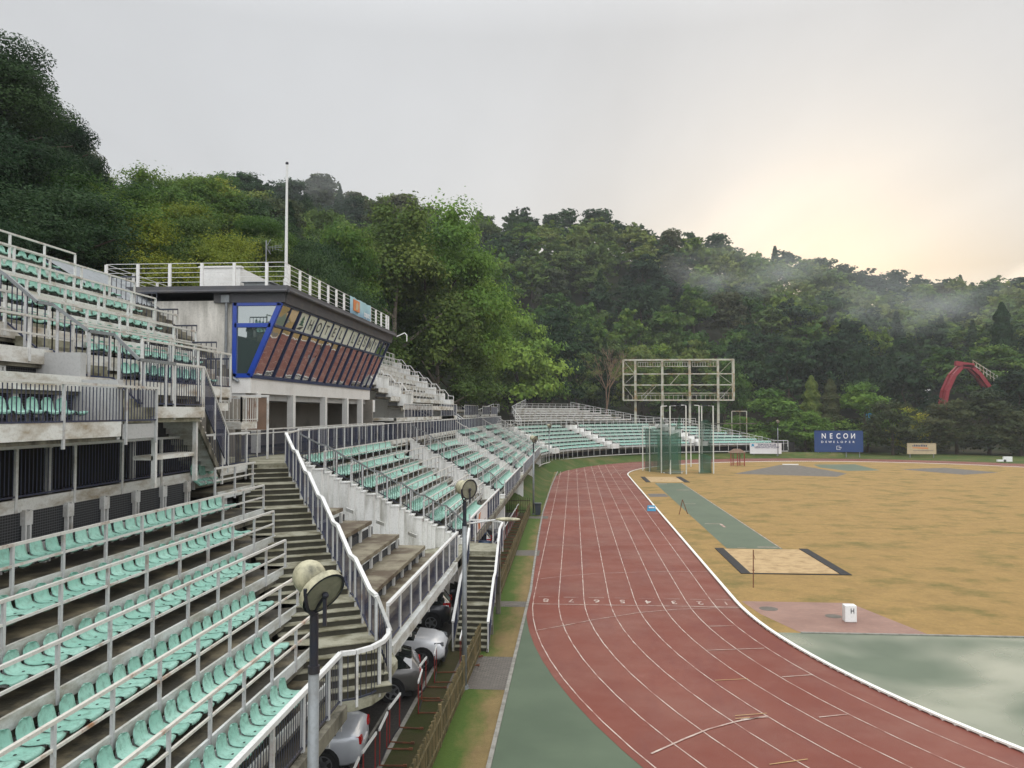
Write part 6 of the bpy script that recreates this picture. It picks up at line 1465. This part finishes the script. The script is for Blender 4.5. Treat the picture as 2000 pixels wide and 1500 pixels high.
    P = np.concatenate(Ps); Nn = np.concatenate(Ns); T = np.concatenate(Ts)
    Q, _ = cards(P, Nn, size, T, r_); return Q, T
def quads_mesh(name, Q, T, mats, extra=None, mi=None):
    n = len(Q)//4; me = bpy.data.meshes.new(name); me.vertices.add(len(Q)); me.vertices.foreach_set('co', Q.astype(np.float32).ravel())
    me.loops.add(n*4); me.loops.foreach_set('vertex_index', np.arange(n*4, dtype=np.int32)); me.polygons.add(n); me.polygons.foreach_set('loop_start', np.arange(0,n*4,4,dtype=np.int32))
    try: me.polygons.foreach_set('loop_total', np.full(n,4,dtype=np.int32))
    except Exception: pass
    for m_ in mats: me.materials.append(M[m_])
    if mi is not None: me.polygons.foreach_set('material_index', mi.astype(np.int32))
    at = me.attributes.new('tone','FLOAT','FACE'); at.data.foreach_set('value', T.astype(np.float32)); me.update(calc_edges=True); me.validate(); return me
def trunk_mb(kind, seed, limbs=True):
    rd = random.Random(seed); mb = MB(); top = {'bush':9,'broad':11,'birch':12,'spruce':14.2,'pine':13.5,'cone':10}[kind]
    pts = [Vector((0,0,-.6))]; 
    for i in range(1,7): pts.append(Vector((rd.uniform(-.12,.12)*i*.6, rd.uniform(-.12,.12)*i*.6, top*i/6)))
    for i in range(6): mb.tube(pts[i], pts[i+1], .30*(1-i/6.8), .30*(1-(i+1)/6.8), n=7, cap=False)
    if limbs and kind in ('broad','birch','pine'):
        for k in range(9):
            i = rd.randint(2,5); a = rd.uniform(0,6.28); l = rd.uniform(2,3.6); p = pts[i]; q = p+Vector((math.cos(a)*l, math.sin(a)*l, l*(.7 if kind!='pine' else .2))); mb.tube(p, q, .11, .04, n=5, cap=False)
    return mb
PROTO = {}
def proto(kind, v, lod, leaf):
    key = (kind, v, lod, leaf)
    if key not in PROTO:
        nc, sz = {-1:(120000,.062),0:(50000,.10),1:(14000,.19),2:(4200,.34)}[lod]
        if kind in ('spruce','cone'): nc = int(nc*.8)
        Q, T = crown_geo(kind, 100+v*7+len(kind), nc, sz if kind != 'spruce' else sz*.9); cr = quads_mesh('crown', Q, T, [leaf])
        tk = trunk_mb(kind, v, lod < 2).mesh('trunk', 'bark' if kind != 'birch' else 'birchbark'); PROTO[key] = (cr, tk)
    return PROTO[key]
KN = {'bush':'bushy_tree','broad':'broad_tree','birch':'birch_tree','spruce':'spruce_tree','pine':'pine_tree','cone':'conifer_tree'}
def place_tree(kind, x, y, z_, h, w, leaf, v, lod, label, group=None, rz=None):
    cr, tk = proto(kind, v, lod, leaf); rt = thing(KN[kind], label, 'tree', (x,y,z_), rz if rz is not None else random.uniform(0,6.28), group)
    rt.scale = (w/4.6, w/4.6, h/15.0); inst(tk, 'trunk', rt, (0,0,0)); inst(cr, 'crown', rt, (0,0,0)); return rt
random.seed(11)
def px2(px, r, y=None):
    """azimuth given in photo columns -> ground point at distance r"""
    az = math.atan((px-1000)/1600)-YAWC; x_ = r*math.sin(az); y_ = r*math.cos(az); return x_, y_
def htop(px, r, ytop): return CAM_H + r*(804-ytop)/math.hypot(1600, px-1000)
SPEC = [ # kind, column, distance, photo row of the top, half width m, leaf, label
 ('pine', -45, 60, 66, 6.5, 'leaf_dark', 'tall dark pine at the left edge, highest tree above the upper stand'),
 ('pine', 30, 66, 160, 5.5, 'leaf_dark', 'dark ragged pine just right of the tallest pine at the left edge'),
 ('pine', 90, 74, 222, 5.2, 'leaf_dark', 'dark pine on the falling skyline left of the misty ridge'),
 ('pine', 142, 80, 272, 3.8, 'leaf_pine', 'smaller pine at the foot of the dark pines on the left skyline'),
 ('broad', 20, 50, 260, 6.5, 'leaf_dark', 'dense dark broadleaf tree under the tallest pine at the left edge'),
 ('broad', 110, 52, 310, 6.0, 'leaf_broad', 'green broadleaf tree above the upper left seats'),
 ('broad', 40, 44, 345, 5.5, 'leaf_dark', 'dark low broadleaf tree directly behind the top seats at the left edge'),
 ('broad', 205, 60, 310, 5.5, 'leaf_broad', 'bright green tree behind the corrugated shed roof'),
 ('broad', 245, 50, 408, 4.6, 'leaf_yellow', 'yellow-green tree rising just above the roof railing'),
 ('broad', 345, 60, 372, 5.0, 'leaf_yellow', 'yellowing tree left of the flagpole, brightest crown behind the hotel'),
 ('broad', 425, 52, 430, 4.4, 'leaf_yellow', 'yellow-tipped tree leaning over the hotel roof box'),
 ('broad', 300, 84, 325, 6.0, 'leaf_broad', 'green tree behind the yellowing tree, on the lower hill'),
 ('broad', 395, 96, 338, 6.5, 'leaf_broad', 'round green tree up the slope left of the flagpole'),
 ('broad', 470, 100, 372, 6.0, 'leaf_dark', 'dark tree just left of the flagpole top half'),
 ('pine', 505, 70, 425, 4.5, 'leaf_broad', 'green tree behind the aerial on the hotel roof'),
 ('broad', 620, 75, 430, 5.5, 'leaf_dark', 'dark tree right of the flagpole'),
 ('broad', 670, 82, 430, 5.0, 'leaf_broad', 'green tree between the flagpole and the giant tree'),
 ('birch', 770, 92, 385, 9.0, 'leaf_birch', 'giant drooping olive green tree behind the hotel, left half of the great crown'),
 ('broad', 835, 98, 368, 9.0, 'leaf_light', 'giant broad tree with the highest crown behind the hotel'),
 ('broad', 893, 104, 435, 7.3, 'leaf_light', 'giant broad tree forming the right shoulder of the great crown'),
 ('birch', 855, 94, 560, 7.5, 'leaf_birch', 'drooping olive tree with branches hanging over the walkway end'),
 ('broad', 1010, 165, 600, 9, 'leaf_light', 'tree with bright green sprays at the end of the straight stand'),
 ('broad', 1075, 180, 600, 9, 'leaf_dark', 'dark broad tree behind the raised ramp'),
 # right hand group behind the boards
 ('bush', 1455, 188, 800, 5.5, 'leaf_light', 'low rounded bush at the right end of the far stand'),
 ('bush', 1518, 193, 748, 8.2, 'leaf_light', 'bushy bright green tree left of the navy board'),
 ('bush', 1572, 190, 782, 6.0, 'leaf_light', 'bushy green tree directly behind the left of the navy board'),
 ('cone', 1585, 199, 732, 5.2, 'leaf_birch', 'pointed olive tree behind the navy board, left of its brownish twin'),
 ('cone', 1622, 199, 738, 5.2, 'leaf_pine', 'pointed brownish conifer behind the navy board'),
 ('bush', 1694, 200, 736, 7.2, 'leaf_light', 'bushy green tree right of the pointed brownish conifer'),
 ('bush', 1742, 190, 758, 5.6, 'leaf_pine', 'grey green pine between the navy board and the tan board'),
 ('bush', 1775, 210, 780, 5, 'leaf_yellow', 'yellow-green bush below the thin street lamp'),
 ('bush', 1866, 200, 762, 6.6, 'leaf_pine', 'broad grey pine left of the red arch, behind the tan board'),
 ('bush', 1930, 202, 752, 7.2, 'leaf_pine', 'tall grey pine in front of the red arch ladder'),
 ('bush', 1992, 200, 782, 7.0, 'leaf_pine', 'grey pine at the right edge beside the track'),
 ('bush', 1815, 212, 812, 5, 'leaf_broad', 'low green bushes under the thin street lamp'),
 ('cone', 1960, 275, 588, 8, 'leaf_dark', 'tall dark conifer at the right edge above the arch'),
 ('broad', 1952, 262, 668, 10, 'leaf_broad', 'large rounded olive tree above the red arch at the right edge'),
 ('bush', 1640, 203, 800, 7, 'leaf_dark', 'dark bush low behind the navy board'),
]
for i,(kd,px,r,yt,w,leaf,lb) in enumerate(SPEC):
    x, y = px2(px, r); zt = htop(px, r, yt); zg = terrain(x, y)
    if px > 1440 and r < 215: zg = 0.0
    if 600 < px < 960: zg = 4.0
    place_tree(kd, x, y, zg, max(4, (zt-zg)*1.0), w, leaf, i % 4, -1 if r < 77 else 0 if r < 120 else 1, lb, rz=i*1.7)
# dead tree by the scoreboard
x, y = px2(1185, 186); root = thing('dead_tree', 'leafless reddish dead tree left of the scoreboard frame', 'tree', (x,y,3)); mb = MB(); rd = random.Random(5)
def branch(p, d, l, r, n):
    q = p+d*l; mb.tube(p, q, r, r*.6, n=5, cap=False)
    if n <= 0: return
    for k in range(3):
        dd = (d+Vector((rd.uniform(-.8,.8),rd.uniform(-.5,.5),rd.uniform(-.2,.5)))).normalized(); branch(q, dd, l*rd.uniform(.55,.8), r*.6, n-1)
branch(Vector((x,y,3)), Vector((0,0,1)), 6.5, .30, 5); mb.build('trunk', 'deadwood', root)
for px in (1118,1126):
    pass
# forest on the hill
pts = []
rr_ = random.Random(4)
r = 40.0
while r < 560:
    s = 7.6 + r*.0135; daz = s/r; az = R(-41) + rr_.random()*daz
    while az < R(33):
        a = az + rr_.uniform(-.35,.35)*daz; q = r + rr_.uniform(-.4,.4)*s; r0, r1, zr, hb = tab(a)
        if r0+2 < q < r1*1.03+4:
            x, y = q*math.sin(a), q*math.cos(a)
            pcx = 1000+1600*math.tan(a+YAWC)
            if not (pcx > 1440 and q < 222) and not (-24 < x < 0 and y < 128) and not (1775 < pcx < 1965 and q < 262): pts.append((x,y,q,a,s))
        az += daz
    r += s*.92
print('forest points', len(pts))
def kind_of(x, y, q, a):
    n = mnoise.noise(Vector((x*.018, y*.018, 7))); n2 = mnoise.noise(Vector((x*.05, y*.05, 2))); t = rr_.random(); r0,r1,zr,hb = tab(a); s = (q-r0)/(r1-r0)
    pxc = 1000+1600*math.tan(a+YAWC)
    if pxc > 1400 and s < .36: return ('broad','leaf_dark') if t < .75 else ('broad','leaf_broad') if t < .92 else ('spruce','leaf_dark')
    if s > .88 and pxc > 930: 
        if t < .28: return 'spruce','leaf_dark'
        if t < .70: return 'pine','leaf_dark'
        return 'broad','leaf_dark'
    if q < 90 and pxc < 200: return 'broad','leaf_dark'
    if n + .3*n2 > .10: return ('broad','leaf_yellow') if t < .30 and s < .6 and pxc < 560 else ('broad','leaf_birch' if t < .6 else 'leaf_broad')
    if n < -.18: return ('spruce' if t < .35 else 'broad','leaf_dark')
    if t < .12: return 'spruce','leaf_dark'
    if t < .22: return 'pine','leaf_pine'
    return 'broad', ('leaf_dark' if t < .42 else 'leaf_birch' if t > .85 else 'leaf_broad')
pts.sort(key=lambda p: p[2]/(1 if abs(p[3]+YAWC) < .60 else .5))
NIND = 262
GLAB = {('broad','leaf_broad'):'green broadleaf tree in the wood covering the hillside',('broad','leaf_dark'):'dark broadleaf tree in the wood covering the hillside',('broad','leaf_birch'):'olive green broadleaf tree in the hillside wood',('broad','leaf_yellow'):'yellow green broadleaf tree in the hillside wood',
        ('spruce','leaf_dark'):'dark pointed spruce standing in the hillside wood',('pine','leaf_pine'):'grey green pine standing in the hillside wood',('pine','leaf_dark'):'dark pine standing on the wooded skyline'}
SQ = []; ST = []; SM = []
LM = ['leaf_broad','leaf_dark','leaf_birch','leaf_yellow','leaf_pine']
far_cache = {}
for i,(x,y,q,a,s) in enumerate(pts):
    kd, lf = kind_of(x,y,q,a); zg = terrain(x,y)-.8; pc_ = 1000+1600*math.tan(a+YAWC); h = rr_.uniform(13,22)*(1.15 if q < 240 else 1)*(.58 if pc_ < 330 else .68 if pc_ < 520 else .85 if pc_ < 700 else 1); w = s*rr_.uniform(.50,.72)
    if i < NIND:
        pc = 1000+1600*math.tan(a+YAWC); r0_, r1_, _, _ = tab(a); sl_ = (q-r0_)/(r1_-r0_)
        zone = next(n for lim, n in ((110,'far left above the seats'),(210,'above the corrugated shed'),(330,'above the left roof railing'),(440,'above the hotel roof box'),(555,'just left of the flagpole'),(640,'just right of the flagpole'),(730,'left beside the giant tree'),(960,'behind the giant tree'),(1060,'right beside the giant tree'),(1150,'above the raised ramp'),(1215,'above the dead tree'),(1325,'behind the scoreboard, left half'),(1435,'behind the scoreboard, right half'),(1510,'above the low rounded bush'),(1590,'left above the navy board'),(1690,'above the navy board'),(1770,'above the grey green pine'),(1840,'above the thin street lamp'),(1900,'above the red arch'),(9999,'at the right edge')) if pc < lim)
        sn = 'at the slope foot' if sl_ < .12 else 'on the lower slope' if sl_ < .3 else 'halfway up the slope' if sl_ < .55 else 'high on the slope'
        kn = {'leaf_broad':'green','leaf_dark':'dark','leaf_birch':'olive','leaf_yellow':'yellow green','leaf_pine':'grey green'}[lf]+' '+{'broad':'broadleaf tree','spruce':'spruce','pine':'pine'}[kd]
        place_tree(kd, x, y, zg, h, w, lf, i % 4, -1 if q < 78 else 0 if q < 120 else 1 if q < 215 else 2, '%s %s, %s' % (kn, sn, zone), 'trees of the hillside wood')
    else:
        key = (kd, i % 5)
        if key not in far_cache: far_cache[key] = crown_geo(kd, 300+i%5, 1900 if kd != 'spruce' else 1300, .44)
        Q, T = far_cache[key]; ca, sa = math.cos(i*1.3), math.sin(i*1.3); k1 = w/4.6
        X = Q[:,0]*ca-Q[:,1]*sa; Y = Q[:,0]*sa+Q[:,1]*ca
        SQ.append(np.stack([X*k1+x, Y*k1+y, Q[:,2]*h/15+zg],1)); ST.append(np.clip(T+rr_.uniform(0,.6),0,1.3)); SM.append(np.full(len(T), LM.index(lf)))
me = quads_mesh('far_forest', np.concatenate(SQ), np.concatenate(ST), LM, mi=np.concatenate(SM)); o = bpy.data.objects.new('far_forest', me); C.objects.link(o)
tag(o, 'dense mixed forest covering the upper slopes and ridge line', 'forest', None, 'stuff')
# pale trunks in gaps
for px in (1193,1201,1652,1665):
    pass

# ================================================================= HAZE AND MIST
HAZE = 0.00022
if HAZE > 0:
    mb = MB(); mb.box(-720,-60,-2.0,720,760,190); o = mb.build('haze', []); o['kind'] = 'stuff'
    m = bpy.data.materials.new('haze_air'); m.use_nodes = True; m.node_tree.nodes.clear(); oo = m.node_tree.nodes.new('ShaderNodeOutputMaterial'); pv = m.node_tree.nodes.new('ShaderNodeVolumePrincipled')
    pv.inputs['Color'].default_value = (0.86,0.90,0.95,1); pv.inputs['Density'].default_value = HAZE; pv.inputs['Anisotropy'].default_value = 0.0; m.node_tree.links.new(pv.outputs[0], oo.inputs['Volume']); o.data.materials.append(m)
    tag(o, 'thin pale haze filling the valley air', 'haze')
def mist(px0, px1, r, y_c, hz, dens, name_lab, seed, depth=45):
    xa, ya = px2((px0+px1)/2, r); zc = htop((px0+px1)/2, r, y_c); L_ = abs(px1-px0)/1600*r
    mb = MB(); mb.sphere((0,0,0), 1.0, 24, 14); o = mb.build('mist_bank', []); o.location = (xa, ya, zc); o.scale = (L_/2, depth, hz); az = math.atan2(xa, ya); o.rotation_euler = (0, 0, -az)
    m = bpy.data.materials.new('mist_volume'); m.use_nodes = True; t = m.node_tree; t.nodes.clear(); oo = t.nodes.new('ShaderNodeOutputMaterial'); pv = t.nodes.new('ShaderNodeVolumePrincipled')
    pv.inputs['Color'].default_value = (.9,.93,.96,1); tc_ = t.nodes.new('ShaderNodeTexCoord'); ln = t.nodes.new('ShaderNodeVectorMath'); ln.operation = 'LENGTH'; t.links.new(tc_.outputs['Object'], ln.inputs[0])
    mp_ = t.nodes.new('ShaderNodeMapping'); mp_.inputs['Scale'].default_value = (1.5,1.0,1.7); mp_.inputs['Location'].default_value = (seed*3.1,seed,0); mp_.inputs['Rotation'].default_value = (0,R(14),0); t.links.new(tc_.outputs['Object'], mp_.inputs[0])
    nn = t.nodes.new('ShaderNodeTexNoise'); nn.inputs['Scale'].default_value = 1.5; nn.inputs['Detail'].default_value = 4; t.links.new(mp_.outputs[0], nn.inputs[0])
    r1_ = t.nodes.new('ShaderNodeMapRange'); r1_.inputs['From Min'].default_value = .40; r1_.inputs['From Max'].default_value = .72; t.links.new(nn.outputs[0], r1_.inputs[0])
    r2_ = t.nodes.new('ShaderNodeMapRange'); r2_.inputs['From Min'].default_value = .95; r2_.inputs['From Max'].default_value = .2; t.links.new(ln.outputs['Value'], r2_.inputs[0])
    mu = t.nodes.new('ShaderNodeMath'); mu.operation = 'MULTIPLY'; t.links.new(r1_.outputs[0], mu.inputs[0]); t.links.new(r2_.outputs[0], mu.inputs[1])
    mu2 = t.nodes.new('ShaderNodeMath'); mu2.operation = 'MULTIPLY'; t.links.new(mu.outputs[0], mu2.inputs[0]); mu2.inputs[1].default_value = dens; t.links.new(mu2.outputs[0], pv.inputs['Density']); t.links.new(pv.outputs[0], oo.inputs['Volume'])
    o.data.materials.append(m); tag(o, name_lab, 'mist', 'mist wisps on the hillside', 'stuff')
mist(1260, 1640, 262, 532, 8, .017, 'thin grey mist wisp drifting low across the middle of the wooded hill', 1.0)
mist(1540, 2020, 300, 590, 12, .012, 'broad pale mist bank in the valley above the right trees', 2.3, 60)
mist(1330, 1900, 320, 500, 13, .006, 'faint high mist under the ridge near the sunset glow', 3.7, 50)
mist(470, 740, 205, 400, 14, .010, 'faint blue mist before the far ridge beside the flagpole', 5.1, 40)

for o in C.objects:
    if o.parent is None and 'label' in o and len(o['label'].split()) > 16: print('LONG', o.name, o['label'])

for o in C.objects:
    if o.parent is None and (o.name in ('hotel_building','banner','flagpole','tv_antenna') or 'cable railing' in o.get('label','')): o.location.x -= .27; o.location.z += .08
bpy.data.objects['flagpole'].location.x -= .2; bpy.data.objects['flagpole'].scale.z = 1.04
